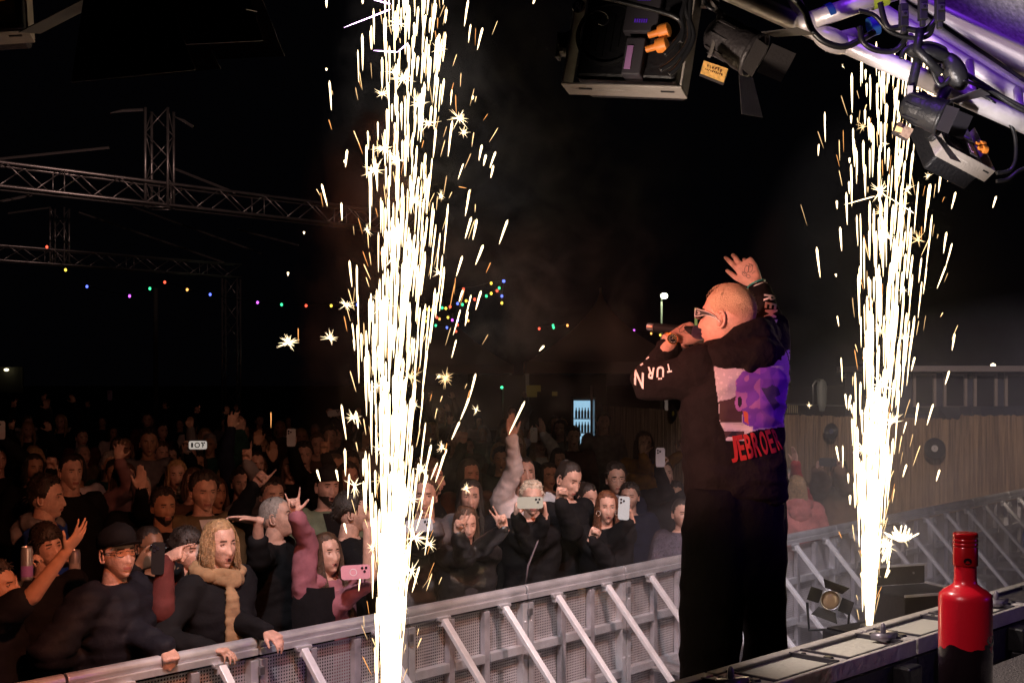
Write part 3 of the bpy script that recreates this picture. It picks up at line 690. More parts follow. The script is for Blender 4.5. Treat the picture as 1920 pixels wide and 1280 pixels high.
# ================================================================ dark container building with framed windows (far right)
bd = empty('site_cabin', (px(1830, 22), 22, 0), 'dark navy cabin with a row of framed windows above the fence at right', 'cabin')
NAVY = mat('cabin_navy', (.035, .04, .075), .6, 0, .2, 10, .3, 3); GLS = mat('window_glass', (.02, .022, .03), .12, coat=.5)
m = MB(); x0, x1 = px(1655, 22), px(2100, 22); zt = HC+12/F*22; m.box(((x0+x1)/2, 23.3, (zt-.1)/2), (x1-x0, 2.4, zt-.1)); m.loc(bd).build('wall', NAVY, bd)
m = MB(); m.box(((x0+x1)/2, 22.9, zt-.03), (x1-x0+.3, 3.3, .10)); m.loc(bd).build('roof', mat('cabin_roof', (.20, .17, .19), .5), bd, False, .01)
for xa, xb in ((1716, 1754), (1773, 1812), (1830, 1869), (1888, 1928)):
    a_, b_ = px(xa, 22), px(xb, 22); z0, z1 = HC-64/F*22, HC+ -2/F*22
    m = MB()
    for A, B in (((a_, z0), (a_, z1)), ((b_, z0), (b_, z1))): m.box((A[0], 22.05, (z0+z1)/2), (.045, .06, z1-z0-.046))
    m.box(((a_+b_)/2, 22.05, z1), (b_-a_+.045, .06, .045)); m.box(((a_+b_)/2, 22.05, z0), (b_-a_+.045, .06, .045))
    wnd = m.loc(bd).build('window', mat('window_frame', (.28, .23, .23), .5), bd)
    m = MB(); m.box(((a_+b_)/2, 22.07, (z0+z1)/2), (b_-a_-.05, .01, z1-z0-.05)); m.loc(bd).build('pane', GLS, wnd)
m = MB(); c = P(1862, 686, 21.9); m.ell(c, .045, 12, 8); m.loc(bd).build('roof_lamp', emit('lamp_warm_small', (1, .85, .55), 9), bd)
# dark awning sheet in front of the cabin
aw = empty('awning_sheet', P(1850, 770, 20.5), 'dark blue awning sheet hanging above the fence at far right', 'awning')
m = MB(); top = []; botm = []
for q in range(15):
    x = 1700+q*20; yb = 775+32*min(1, max(0, (x-1745)/70)); top.append(P(x, 763-(x-1700)*.01, 20.6)); botm.append(P(x, yb+3*math.sin(q), 20.1+.06*math.sin(q*2)))
m.add(top+botm+[p+Vector((0, .03, 0)) for p in top+botm], [(q, q+1, 16+q, 15+q) for q in range(14)]+[(30+q, 45+q, 46+q, 31+q) for q in range(14)]); m.loc(aw).build('sheet', mat('awning_navy', (.03, .035, .06), .7, 0, .5, 5), aw)
# handrail left of the fountain behind fence
rl = empty('handrail', (px(1580, 26), 26, 0), 'thin metal handrail with slats behind the fence right of the artist', 'railing')
m = MB(); m.tube([P(1466, 757, 26.5), P(1600, 761, 26.5)], .02, 6); m.loc(rl).build('rail', STEEL, rl)
for q in range(9): m = MB(); m.bar(P(1466+q*3.6, 759, 26.5), P(1466+q*3.6, 774, 26.5), .03, .02); m.loc(rl).build('slat', mat('pale_slat', (.35, .30, .2), .7), rl)
m = MB(); m.tube([P(1577, 705, 24.4), P(1612, 705, 24.4)], .035, 8); m.tube([P(1594, 706, 24.4), Vector((px(1594, 24.4), 24.4, 0))], .03, 8); m.loc(rl).build('post', STEEL, rl)
# ================================================================ box truss gantries at left
TRM = mat('truss_aluminium', (.50, .45, .45), .38, .8, .2, 30, .2, 3)
def box_truss(A, B, s, name, parent, step=.55, rc=.028, rb=.012, up=(0, 0, 1)):
    A = Vector(A); B = Vector(B); d = (B-A).normalized(); u = Vector(up) if abs(d.z) < .9 else Vector((0, 1, 0)); sd = d.cross(u).normalized(); u = sd.cross(d).normalized(); h = s/2
    L = (B-A).length; n_ = max(2, int(round(L/step)))
    m = MB()
    cs = [(sd*a+u*b)*h for a, b in ((-1, -1), (1, -1), (1, 1), (-1, 1))]
    for c in cs: m.tube([A+c, B+c], rc, 8)
    m.loc(parent).build('chord', TRM, parent, True)
    m = MB()
    for f in range(4):
        c0, c1 = cs[f], cs[(f+1) % 4]
        for i in range(n_):
            p = A+d*(L*i/n_); q = A+d*(L*(i+1)/n_); 
            if i % 2 == f % 2: m.tube([p+c0, q+c1], rb, 5)
            else: m.tube([p+c1, q+c0], rb, 5)
            if i % 4 == 0: m.tube([p+c0, p+c1], rb, 5)
    return m.loc(parent).build('lattice', TRM, parent, True)
def gpt(x, ytop, H): Y = F*(H-HC)/(700-ytop); return Vector((px(x, Y), Y, H))
t1 = empty('truss_gantry', (px(300, 24), 24, 0), 'long lattice truss beam with a short mast across the upper left', 'truss', 'roof trusses over the field')
A = gpt(-120, 292, 6.05); B = gpt(775, 405, 6.05); off = Vector((0, 0, -.2))
box_truss(A+off, B+off, .40, 'beam', t1)
M0 = A.lerp(B, .0); 
mY = F*(6.05-HC)/(700-345); mx_ = Vector((px(298, mY), mY, 0))
zt = HC+(700-205)/F*mY
box_truss(mx_+Vector((0, .05, 5.6)), mx_+Vector((0, .05, zt)), .42, 'mast', t1, .42)
for pts in (((207, 212), (230, 208), (272, 206)), ((325, 218), (345, 227), (362, 238))): m = MB(); m.tube([P(x, y, mY) for x, y in pts], [.008, .03, .03], 6); m.loc(t1).build('mast_arm', TRM, t1)
for pts in (((0, 298), (205, 277)), ((323, 315), (442, 362)), ((0, 378), (60, 366))): m = MB(); m.tube([P(x, y, mY+1) for x, y in pts], .028, 6); m.loc(t1).build('stay_tube', mat('stay_dim', (.25, .22, .22), .5, .6), t1)
# its legs stand outside the picture on the left and behind the sparks
for q in (A+Vector((.2, 0, 0)), B-Vector((.2, 0, 0))): box_truss((q.x, q.y, 0), (q.x, q.y, 5.65), .36, 'leg', t1, .6)
t2 = empty('truss_gantry', (px(430, 42), 42, 0), 'dim smaller lattice truss behind with a tall twin leg at its right end', 'truss', 'roof trusses over the field')
A = gpt(-80, 455, 6.1); B = gpt(445, 497, 6.1)
box_truss(A+off, B+off, .42, 'beam', t2, .7)
for q in (B+Vector((-.2, 0, -6.1)), A+Vector((.2, 0, -6.1))): box_truss(q, q+Vector((0, 0, 5.65)), .50, 'leg', t2, .7, .035)
Y2 = 38; q = Vector((px(112, Y2), Y2, 0)); box_truss(q+Vector((0, 0, 5.7)), q+Vector((0, 0, HC+310/F*Y2)), .42, 'mast', t2, .5)
for pts in (((250, 388), (490, 475)), ((148, 398), (420, 492)), ((445, 430), (560, 460)), ((15, 400), (95, 389))): m = MB(); m.tube([P(x, y, Y2+1) for x, y in pts], .03, 6); m.loc(t2).build('stay_tube', MATS['stay_dim'], t2)
# ================================================================ pagoda tents and bar
def tent(x0, x1, xa, ya, Y, label):
    t = empty('pagoda_tent', (px((x0+x1)/2, Y), Y, 0), label, 'tent', 'pagoda tents at the back of the field')
    W = px(x1, Y)-px(x0, Y); top = HC+(700-ya)/F*Y; ev = 2.75
    m = MB(); rings = []
    for q in range(13):
        f = q/12; k = (1-f)**1.7; z = ev+(top-ev)*f; rings.append([Vector((sx*W/2*max(k, .012), sy*W/2*max(k, .012), z)) for sx, sy in ((-1, -1), (0, -1), (1, -1), (1, 0), (1, 1), (0, 1), (-1, 1), (-1, 0))])
    m.loft(rings); tm_ = mat('tent_canvas', (.55, .33, .30), .7, 0, .3, 3); m.build('roof', tm_, t, False)
    m = MB()
    for sx, sy in ((-1, -1), (1, -1), (1, 1), (-1, 1)): m.box((sx*W/2*.985, sy*W/2*.985, ev/2), (.09, .09, ev))
    m.build('pole', STEEL, t)
    m = MB()
    for s_ in (-1, 1): m.box((0, s_*(W/2+.02), ev-.12), (W, .02, .3)); m.box((s_*(W/2+.02), 0, ev-.12), (.02, W, .3))
    m.build('valance', tm_, t)
    return t
tent(985, 1268, 1118, 540, 34, 'dim pagoda tent with a pointed roof left of the artist')
tent(700, 960, 830, 560, 44, 'dark pagoda tent behind the large spark fountain')
bc = empty('bar_counter', (px(1010, 31), 31, 0), 'dim drinks bar with yellow notices under the pagoda tent', 'bar')
m = MB(); m.box((0, .6, .55), (3.4, .6, 1.1)); m.build('counter', mat('bar_wood', (.12, .07, .04), .7), bc)
m = MB(); m.box((0, 2.2, 1.25), (3.6, .1, 2.4)); m.build('back_wall', mat('bar_back', (.06, .04, .03), .8), bc)
for x, y, wv, hv in ((997, 733, 20, 22), (1010, 728, 8, 12), (1040, 738, 10, 8)):
    m = MB(); m.box(P(x, y, 30.9), (wv/F*31, .02, hv/F*31)); m.loc(bc).build('notice', mat('notice_yellow', (.55, .38, .08), .7, emis=(.5, .33, .06), es=.035), bc)
fg = empty('drinks_fridge', (px(1094, 29), 29, 0), 'tall glass-door drinks fridge glowing pale blue behind the crowd', 'fridge')
m = MB(); z1 = HC-45/F*29
m.box((0, .30, z1/2), (.50, .03, z1)); 
for s_ in (-1, 1): m.box((s_*.245, .0, z1/2), (.02, .58, z1))
m.box((0, 0, z1-.02), (.47, .57, .04)); m.box((0, 0, .1), (.47, .57, .2)); m.build('cabinet', mat('fridge_grey', (.25, .28, .3), .4), fg)
m = MB(); m.box((0, .27, z1*.56), (.42, .02, z1*.8)); m.build('light_panel', emit('fridge_light', (.42, .75, 1), .75), fg)
m = MB()
for z in (.5, .82, 1.14, 1.46): m.box((0, .02, z), (.44, .5, .015))
m.build('shelf', mat('fridge_shelf', (.6, .65, .7), .3), fg)
bt = [mat('bottle_green', (.03, .12, .05), .2), mat('bottle_amber', (.25, .12, .02), .2), mat('can_teal', (.03, .2, .25), .3)]
for z in (.5, .82, 1.14, 1.46):
    for q in range(6):
        m = MB(); m.lathe((-.17+q*.068, -.1, z+.01), [(.022, 0), (.026, .01), (.026, .15), (.011, .2), (.011, .24), (0, .24)], 10)
        o = m.build('bottle', bt[(q+int(z*10)) % 3]); o.location = fg.location
        tag(o, '%s bottle from the left on the %s fridge shelf' % (['leftmost', 'second', 'third', 'fourth', 'fifth', 'sixth'][q], ['lowest', 'second', 'third', 'top'][[.5, .82, 1.14, 1.46].index(z)]), 'bottle', 'bottles inside the drinks fridge')
pole([Vector((px(1109, 28.4), 28.4, 0)), P(1109, 722, 28.4)], .025, 'thin pale tent pole just right of the drinks fridge', 'tent_pole', 'pole', mat('pale_pole', (.5, .42, .4), .4, .3), 'poles near the bar')
pole([Vector((px(943, 30), 30, 0)), P(943, 728, 30)], .02, 'thin dim pole topped by a green light behind the crowd', 'tent_pole', 'pole', None, 'poles near the bar')
# ================================================================ street lamps
def street_lamp(x, y, Y, label, arm=.25):
    t = empty('street_lamp', (px(x, Y), Y, 0), label, 'street lamp', 'street lamps beyond the field')
    z = HC+(700-y)/F*Y
    m = MB(); m.tube([(-arm, 0, 0), (-arm, 0, z-.3)], [.08, .05], 10); m.build('mast', mat('lamp_post', (.35, .38, .30), .5, .3), t, True)
    m = MB(); m.tube([(-arm, 0, z-.25), (-arm*.6, 0, z+.02), (0, 0, z+.06)], [.04, .045, .05], 8); m.build('arm', MATS['lamp_post'], t, True)
    m = MB(); m.ell((0, -.05, z-.02), (.17, .17, .14), 16, 10); m.build('lamp_head', emit('street_light', (.93, 1, .72), 16), t, True)
    m = MB(); rnd = random.Random(3)
    light('POINT', 'street_light', (t.location.x, t.location.y-.6, z-.1), 40, (.9, 1, .7), size=.2)
    return t
street_lamp(1245, 554, 62, 'lit street lamp on a tall mast left of the artist', .12)
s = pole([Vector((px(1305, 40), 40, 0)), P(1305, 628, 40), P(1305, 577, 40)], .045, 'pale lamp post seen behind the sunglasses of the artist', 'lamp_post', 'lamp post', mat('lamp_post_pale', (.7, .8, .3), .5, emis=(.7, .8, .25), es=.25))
s = pole([Vector((px(292, 48), 48, 0)), P(292, 540, 48)], .09, 'faint unlit post behind the twin truss leg at left', 'lamp_post', 'lamp post', mat('post_faint', (.16, .15, .14), .7))
wl = empty('wall_lamp', P(12, 693, 45), 'small lit lamp at the left edge shining on a wall', 'lamp')
m = MB(); m.ell((0, 0, 0), (.09, .06, .05), 10, 8); m.build('bulb', emit('wall_light', (1, .9, .55), 3), wl)
m = MB(); m.box((0, .25, -.35), (1.0, .1, .9)); m.build('wall_panel', mat('shed_wall', (.06, .055, .04), .8), wl)
light('POINT', 'wall_lamp_light', P(12, 698, 44.6), .15, (1, .85, .45), size=.1)
# ================================================================ festoon lights
BC = {'r': (1, .10, .05), 'g': (.05, .85, .30), 'b': (.12, .18, 1), 'y': (1, .72, .08), 'o': (1, .42, .10), 'p': (.65, .12, 1)}
def festoon(label, Y, pts, r):
    t = empty('festoon_light_string', P(pts[0][0], pts[0][1], Y), label, 'festoon lights', 'coloured festoon light strings')
    wr = MB(); ps = [P(x, y-3, Y) for x, y, c in pts]; full = []
    for a_, b_ in zip(ps, ps[1:]):
        L = (b_-a_).length
        for q in range(6): f = q/6; full.append(a_.lerp(b_, f)-Vector((0, 0, .05*L*4*f*(1-f))))
    full.append(ps[-1]); wr.tube(full, .008, 4); wr.loc(t).build('cable', BLK, t)
    for x, y, c in pts:
        m = MB(); m.ell(P(x, y, Y), (r*.82, r*.82, r), 10, 8); m.loc(t).build('bulb', emit('bulb_'+c, BC[c], 2.4), t, True)
festoon('festoon string sagging below the dim truss at left', 30, [(60, 470, 'r')][:0]+[(88, 463, 'r'), (123, 506, 'y'), (163, 537, 'b'), (243, 555, 'p'), (281, 541, 'g'), (309, 529, 'r'), (351, 543, 'o'), (394, 552, 'b'), (483, 567, 'p'), (528, 571, 'g'), (574, 573, 'r'), (621, 573, 'y'), (670, 571, 'b')], .037)
festoon('festoon string rising to the right just right of the large spark fountain', 33, [(802, 580, 'y'), (809, 581, 'o'), (816, 577, 'b'), (829, 577, 'g'), (836, 578, 'y'), (844, 575, 'r'), (858, 569, 'b'), (867, 571, 'g'), (874, 564, 'y'), (890, 561, 'r'), (912, 555, 'g'), (921, 550, 'y'), (932, 545, 'r'), (936, 540, 'g'), (944, 527, 'b')], .04)
festoon('topmost short festoon string at centre with yellow and red bulbs', 35, [(820, 553, 'g'), (869, 542, 'r'), (921, 531, 'y'), (945, 527, 'b'), (941, 555, 'b'), (941, 568, 'y')], .042)
festoon('lower festoon string at centre with a violet bulb in its middle', 36, [(799, 602, 'y'), (802, 594, 'y'), (819, 595, 'r'), (824, 598, 'o'), (840, 595, 'y'), (848, 600, 'p'), (858, 601, 'b'), (878, 601, 'o')], .04)
festoon('lowest festoon string at centre ending in a red bulb', 37, [(817, 610, 'g'), (838, 614, 'b'), (858, 609, 'r'), (855, 621, 'r')], .04)
festoon('sparse festoon string crossing the pagoda tent roof', 33.5, [(1011, 616, 'r'), (1037, 610, 'g'), (1038, 614, 'g'), (1064, 610, 'o')], .037)
festoon('dim festoon string ending behind the raised microphone', 38, [(1176, 622, 'y'), (1189, 619, 'p'), (1221, 625, 'o'), (1238, 628, 'y'), (1294, 643, 'r')], .036)
s = empty('indicator_light', P(941, 726, 29.8), 'single green light on the thin pole behind the crowd', 'light'); m = MB(); m.ell((0, 0, 0), .035, 10, 8); m.build('lens', emit('bulb_g', BC['g'], 5.5), s)
# ================================================================ spark fountains
HOT = emit('spark_white_hot', (1, .76, .44), 4.6); EMB = emit('spark_orange', (1, .42, .12), 1.6); GOLD = emit('spark_gold', (1, .66, .30), 2.6); BLOOM = emit('spark_gold_dim', (1, .62, .28), 1.3)
def streak(m, p, d, L, r, mi):
    p = Vector(p); d = Vector(d).normalized(); wob = Vector((random.uniform(-1, 1), 0, 0))*L*.008
    m.tube([p, p+d*L*.2, p+d*L*.55+wob, p+d*L*.9, p+d*L], [r*.12, r*.55, r*.85, r, r*.25], 5, mi, True)
def burst(m, p, R0, n, mi, up=.3, rnd=random):
    for q in range(n):
        d = Vector((rnd.gauss(0, 1), rnd.gauss(0, 1), rnd.gauss(up, 1))).normalized(); L = R0*rnd.uniform(.35, 1)
        m.tube([p, p+d*L*.5, p+d*L], [R0*.034, R0*.018, R0*.002], 3, mi, False)
    m.ell(p, R0*.10, 8, 6, None, mi)
def fountain(B, S, label, seed, top, spread, dens, lean):
    """S: metres per picture pixel at this depth; spread: list of (height px, half width px)"""
    rnd = random.Random(seed); random.seed(seed)
    root = empty('spark_fountain', B, label, 'spark fountain', 'spark fountains at the stage edge')
    hs = [a for a, b in spread]; ws = [b for a, b in spread]
    hw = lambda h: float(np.interp(h, hs, ws))
    cx = lambda h: float(np.interp(h, [a for a, b in lean], [b for a, b in lean]))
    # incandescent jet at the nozzle
    m = MB()
    j = dens['jet']; rings = []
    for q in range(14):
        f = q/13; h = j*f; wv = hw(h)*(.80-.50*f)*S if q < 13 else .001
        rings.append([Vector((cx(h)*S+wv*math.cos(a)*(1+.12*math.sin(3*a+q)), wv*math.sin(a), h*S)) for a in [2*math.pi*k/14 for k in range(14)]])
    m.loft(rings); m.build('jet', HOT, root, True)
    m = MB()
    for i in range(dens['n']):
        u = rnd.random(); h = top*(u**dens['pow']); h = max(8, h)
        g = min(2.6, abs(rnd.gauss(0, 1)))*rnd.choice((-1, 1)); core = 1-min(1, h/top)
        off = g*hw(h)*.47; yy = rnd.gauss(0, 1)*hw(h)*.45
        L = rnd.uniform(34, 90)*(1.0+.5*core) if h > 200 else rnd.uniform(60, 150)
        if h > top*.72: L *= .8
        r = rnd.uniform(1.2, 2.5) if abs(g) < 1.4 else rnd.uniform(1.1, 2.3)
        sl = .7*off/(h+420)+rnd.gauss(0, .010)+(.05 if off > 0 else .0)*min(1, h/500)+dens.get('sl', .02)
        streak(m, (S*(cx(h)+off), yy*S, h*S), (sl, yy/(h+420), 1), L*S, r*S, 0)
    for i in range(dens['far']):
        h = rnd.uniform(200, top*1.02); sd = rnd.choice((-1, 1, 1)); off = sd*hw(h)*rnd.uniform(1.15, 2.1)
        L = rnd.uniform(16, 62); streak(m, (S*(cx(h)+off), rnd.gauss(0, .6)*hw(h)*S, h*S), (.14*sd+.12+rnd.gauss(0, .08), 0, 1), L*S, rnd.uniform(1.2, 2.4)*S, 0)
    for i in range(dens['n']//3):
        h = top*rnd.random(); g = rnd.gauss(0, 1.5); off = g*hw(h)*.6
        streak(m, (S*(cx(h)+off), rnd.gauss(0, .5)*hw(h)*S, h*S), (.10*g+rnd.gauss(0, .15), 0, 1), rnd.uniform(8, 42)*S, rnd.uniform(.4, .9)*S, rnd.choice((1, 2, 2, 3)))
    o = m.build('spark_streaks', [HOT, EMB, GOLD, BLOOM], root); tag(o, kind='stuff')
    m = MB()
    for i in range(dens['b']):
        h = rnd.uniform(150, top); g = rnd.gauss(0, 1); off = g*hw(h)*.9
        p = Vector((S*(cx(h)+off), rnd.gauss(0, .4)*hw(h)*S, h*S)); burst(m, p, rnd.uniform(14, 34)*S, rnd.randint(14, 30), rnd.choice((0, 0, 2)), .4, rnd)
    o = m.build('crackling_sparks', [HOT, EMB, GOLD], root); tag(o, kind='stuff')
    return root
SL = 3.96/F; SR = 6.25/F
ylz = 700+ (HC-FL.z)/3.96*F     # picture row of the left nozzle
fl = fountain(FL, SL, 'tall dense white spark fountain in front of the crowd, left of the artist', 11, 1440, [(0, 6), (120, 15), (180, 21), (300, 28), (460, 38), (760, 56), (1060, 74), (1260, 84), (1460, 92)],
              dict(jet=500, n=820, pow=1.36, far=30, b=30, sl=.015), [(0, 3), (180, 4), (460, 10), (760, 12), (1060, 36), (1260, 50), (1450, 66)])
fr = fountain(FR, SR, 'shorter white spark fountain at right, rising from the black machine', 5, 1035, [(0, 6), (80, 16), (180, 23), (380, 37), (580, 55), (780, 70), (1000, 66)],
              dict(jet=300, n=440, pow=1.35, far=20, b=18, sl=.02), [(0, 0), (180, 3), (380, 15), (580, 35), (780, 38), (1000, 42)])
# single stray crackling sparks with their own places
def star(x, y, Y, r, n, root, mi=0):
    m = MB(); random.seed(int(x)); burst(m, P(x, y, Y), r/F*Y, n, mi, .2); m.loc(root).build('crackling_spark', [HOT, EMB, GOLD], root)
for x, y, r, n in ((541, 642, 26, 34), (619, 634, 20, 30), (746, 44, 24, 30), (822, 92, 24, 20), (738, 135, 18, 26), (720, 278, 28, 34), (741, 300, 24, 30), (823, 512, 16, 18), (822, 706, 11, 16), (829, 838, 16, 22), (874, 916, 15, 24), (806, 1020, 18, 22), (688, 430, 16, 18), (893, 768, 14, 12), (826, 368, 16, 22)): star(x, y, 3.9, r, n, fl)
m = MB()
for (x, y, L, sx) in ((984, 752, 62, -.48), (952, 412, 46, -.35), (867, 480, 38, -.3), (902, 545, 36, -.28), (892, 700, 46, -.25), (880, 745, 42, -.40), (862, 790, 34, -.45), (925, 310, 24, -.2), (905, 52, 42, -.24), (603, 345, 42, .26), (640, 380, 34, .04), (655, 488, 50, .1), (540, 510, 7, 0), (612, 128, 5, 0), (887, 180, 7, -.2), (1020, 648, 10, -.9), (1002, 0, 8, -.3), (680, 0, 8, 0), (878, 0, 50, -.15), (630, 880, 22, .2), (594, 880, 22, .3), (645, 980, 20, .25), (640, 758, 66, .14), (570, 434, 5, 0), (800, 868, 90, -.12), (785, 868, 38, -.1), (812, 930, 110, -.14), (646, 300, 6, 0)):
    p0 = P(x, y, 3.8); p1 = P(x+sx*L, y+L, 3.8); streak(m, p1, p0-p1, (p0-p1).length, .0032, 0)
for x0, y0, x1, y1 in ((645, 52, 732, 18), (700, 95, 745, 98), (745, 98, 765, 82), (700, 0, 732, 8)): a_ = P(x0, y0, 3.8); b_ = P(x1, y1, 3.8); streak(m, a_, b_-a_, (b_-a_).length, .0022, 4)
for x, y, L, sx, mi in ((508, 772, 30, 0, 1), (559, 615, 26, .02, 1), (838, 830, 30, -.2, 1), (853, 530, 50, -.2, 1), (860, 350, 3, 5, 1), (790, 1195, 20, -.4, 2), (920, 492, 20, -.45, 1)):
    p0 = P(x, y, 3.8); p1 = P(x+sx*L, y+L, 3.8); streak(m, p1, p0-p1, (p0-p1).length, .0014, mi)
o = m.loc(fl).build('stray_sparks', [HOT, EMB, GOLD, BLOOM, emit('spark_violet', (.9, .55, 1), 8)], fl); tag(o, kind='stuff')
for x, y, r, n in ((1651, 358, 26, 34), (1694, 1005, 24, 18), (1517, 760, 9, 16), (1700, 355, 20, 22), (1740, 330, 14, 18), (1660, 270, 14, 18), (1580, 125, 8, 5)): star(x, y, 6.0, r, n, fr)
m = MB()
for (x, y, L, sx) in ((1569, 376, 16, .05), (1868, 368, 22, -.3), (1567, 513, 6, .2), (1593, 296, 10, 0), (1592, 340, 24, .03), (1585, 738, 28, .1), (1568, 836, 28, .18), (1750, 757, 40, -.3), (1780, 695, 26, -.3), (1722, 755, 42, -.15), (1762, 880, 22, -.3), (1700, 870, 24, -.3), (1775, 435, 40, -.15), (1790, 625, 32, -.15), (1596, 216, 16, 0), (1623, 130, 20, 0), (1625, 156, 26, 0), (1677, 120, 38, -.06), (1645, 156, 32, 0), (1622, 205, 30, 0), (1637, 260, 12, 0), (1700, 145, 24, -.1), (1742, 160, 36, -.05), (1760, 160, 24, -.15), (1745, 345, 46, -.1), (1792, 360, 32, -.25), (1615, 1072, 28, .25)):
    p0 = P(x, y, 6.0); p1 = P(x+sx*L, y+L, 6.0); streak(m, p1, p0-p1, (p0-p1).length, .0048, 0)
for q in range(26):
    a_ = R(random.uniform(25, 155)); L = random.uniform(12, 36); p0 = P(1690+random.uniform(-6, 6), 1015, 6.1); p1 = p0+Vector((math.cos(a_), 0, math.sin(a_)))*L/F*6.1; streak(m, p0, p1-p0, (p1-p0).length, .004, 0)
for q in range(16):
    p0 = P(1655+random.uniform(-6, 14), 1085-random.uniform(0, 60), 6.1); p1 = p0+Vector((.3+random.gauss(0, .15), 0, 1)).normalized()*random.uniform(14, 30)/F*6.1; streak(m, p0, p1-p0, (p1-p0).length, .004, 0)
for x0, y0, x1, y1 in ((1583, 384, 1640, 368), (1660, 366, 1714, 400)): a_ = P(x0, y0, 6.1); b_ = P(x1, y1, 6.1); streak(m, a_, b_-a_, (b_-a_).length, .003, 0)
o = m.loc(fr).build('stray_sparks', [HOT, EMB, GOLD], fr); tag(o, kind='stuff')
# ---------------------------------------------------------------- smoke
def smoke(name, c, size, dens, col, thr, label, scale=1.2, aniso=.35, rz=0):
    m = bpy.data.materials.new(name+'_vapour'); m.use_nodes = True; n, l = nt(m); n.remove(n['Principled BSDF'])
    v = n.new('ShaderNodeVolumePrincipled'); v.inputs['Color'].default_value = (*col, 1); v.inputs['Anisotropy'].default_value = aniso
    tc = n.new('ShaderNodeTexCoord'); t = n.new('ShaderNodeTexNoise'); t.inputs['Scale'].default_value = scale; t.inputs['Detail'].default_value = 5; t.inputs['Roughness'].default_value = .62; t.inputs['Distortion'].default_value = 1.2
    l.new(tc.outputs['Object'], t.inputs['Vector'])
    r = n.new('ShaderNodeMapRange'); r.inputs['From Min'].default_value = thr; r.inputs['From Max'].default_value = thr+.3; r.inputs['To Max'].default_value = 1; r.clamp = True; l.new(t.outputs['Fac'], r.inputs['Value'])
    # fade towards the skin of the cloud
    ln = n.new('ShaderNodeVectorMath'); ln.operation = 'DIVIDE'; ln.inputs[1].default_value = tuple(x/2 for x in size); l.new(tc.outputs['Object'], ln.inputs[0])
    le = n.new('ShaderNodeVectorMath'); le.operation = 'LENGTH'; l.new(ln.outputs[0], le.inputs[0])
    fd = n.new('ShaderNodeMapRange'); fd.inputs['From Min'].default_value = 1; fd.inputs['From Max'].default_value = .25; l.new(le.outputs['Value'], fd.inputs['Value'])
    mu = n.new('ShaderNodeMath'); mu.operation = 'MULTIPLY'; l.new(r.outputs[0], mu.inputs[0]); l.new(fd.outputs[0], mu.inputs[1])
    m2 = n.new('ShaderNodeMath'); m2.operation = 'MULTIPLY'; m2.inputs[1].default_value = dens; l.new(mu.outputs[0], m2.inputs[0]); l.new(m2.outputs[0], v.inputs['Density'])
    l.new(v.outputs[0], n['Material Output'].inputs['Volume'])
    mb = MB(); mb.ell((0, 0, 0), tuple(x/2 for x in size), 20, 14)
    o = mb.build(name, m); o.location = c; o.rotation_euler = (0, 0, rz); tag(o, label, 'smoke', None, 'stuff'); return o
smoke('smoke', FL+Vector((.38, .40, 1.25)), (1.5, 1.3, 4.2), .30, (.9, .82, .72), .47, 'thin brown-lit smoke drifting right of the large spark fountain', 4.5)
smoke('smoke', FR+Vector((1.6, 1.1, -.1)), (6.0, 3.6, 3.7), .42, (.90, .86, .90), .28, 'grey smoke around the foot of the right spark fountain', 1.0)
smoke('smoke', FR+Vector((.2, .2, 1.25)), (1.7, 1.5, 3.0), .04, (.9, .86, .8), .30, 'faint smoke around the upper right sparks', 1.8)
# ================================================================ stage machines, floor spotlight
def machine(c, label, sx=.34, sz=.25, stickers=True, rz=0):
    t = empty('spark_machine', (c.x, c.y, ST), label, 'effect machine', 'black effect machines on the stage edge', rz)
    m = MB(); m.box((0, 0, sz/2+.01), (sx, .30, sz-.02)); m.build('housing', mat('machine_black', (.018, .018, .02), .45, 0, .4, 120), t, False, .008)
    m = MB(); m.box((0, 0, sz+.004), (sx*.94, .26, .012)); m.build('top_plate', BLKM, t, False, .003)
    m = MB(); m.lathe((0, 0, sz+.01), [(.045, 0), (.045, .012), (.03, .018), (.022, .004), (0, .004)], 20); m.build('nozzle', STEEL, t, True)
    m = MB(); m.tube([(-.08, -.155, sz*.55), (-.08, -.185, sz*.55), (.08, -.185, sz*.55), (.08, -.155, sz*.55)], .007, 8); m.build('handle', STEEL, t, True)
    if stickers:
        ye = mat('sticker_yellow', (.75, .62, .06), .5); ba = mat('sticker_green', (.55, .75, .05), .5)
        for x, y, mm in ((-.075, -.03, ye), (.075, .02, ye), (.13, -.09, ba)):
            m = MB(); m.prism([(x-.022, y-.02, sz+.0105), (x+.022, y-.02, sz+.0105), (x+.03, y+.004, sz+.0105), (x, y+.03, sz+.0105), (x-.03, y+.004, sz+.0105)], (0, 0, .001)); m.build('sticker', mm, t)
        for x in (-.10, .06):
            m = MB(); q = [(x-.028, sz*.55), (x+.028, sz*.55), (x, sz*.55+.05)]
            m.tube([Vector((a_, -.152, b_)) for a_, b_ in q+q[:1]], .0022, 4); m.tube([(x, -.152, sz*.55+.012), (x, -.152, sz*.55+.032)], .003, 4); m.build('warning_triangle', mat('print_grey', (.5, .5, .48), .6), t)
    return t
mr = machine(FR, 'black spark machine with yellow stickers under the right spark fountain', rz=rzb-.25)
machine(FL, 'black spark machine standing below the picture under the large spark fountain', rz=rzb-.25)
t = empty('flight_case', (FR.x+.42, FR.y+.62, ST), 'black open case standing behind the right spark machine', 'case', None, rzb-.5)
m = MB(); m.box((0, 0, .17), (.40, .34, .34)); m.build('body', mat('case_black', (.010, .010, .012), .5, 0, .3, 40), t, False, .006)
m = MB(); m.box((0, .19, .39), (.40, .03, .10)); m.build('lid', MATS['case_black'], t, False, .004)
m = MB()
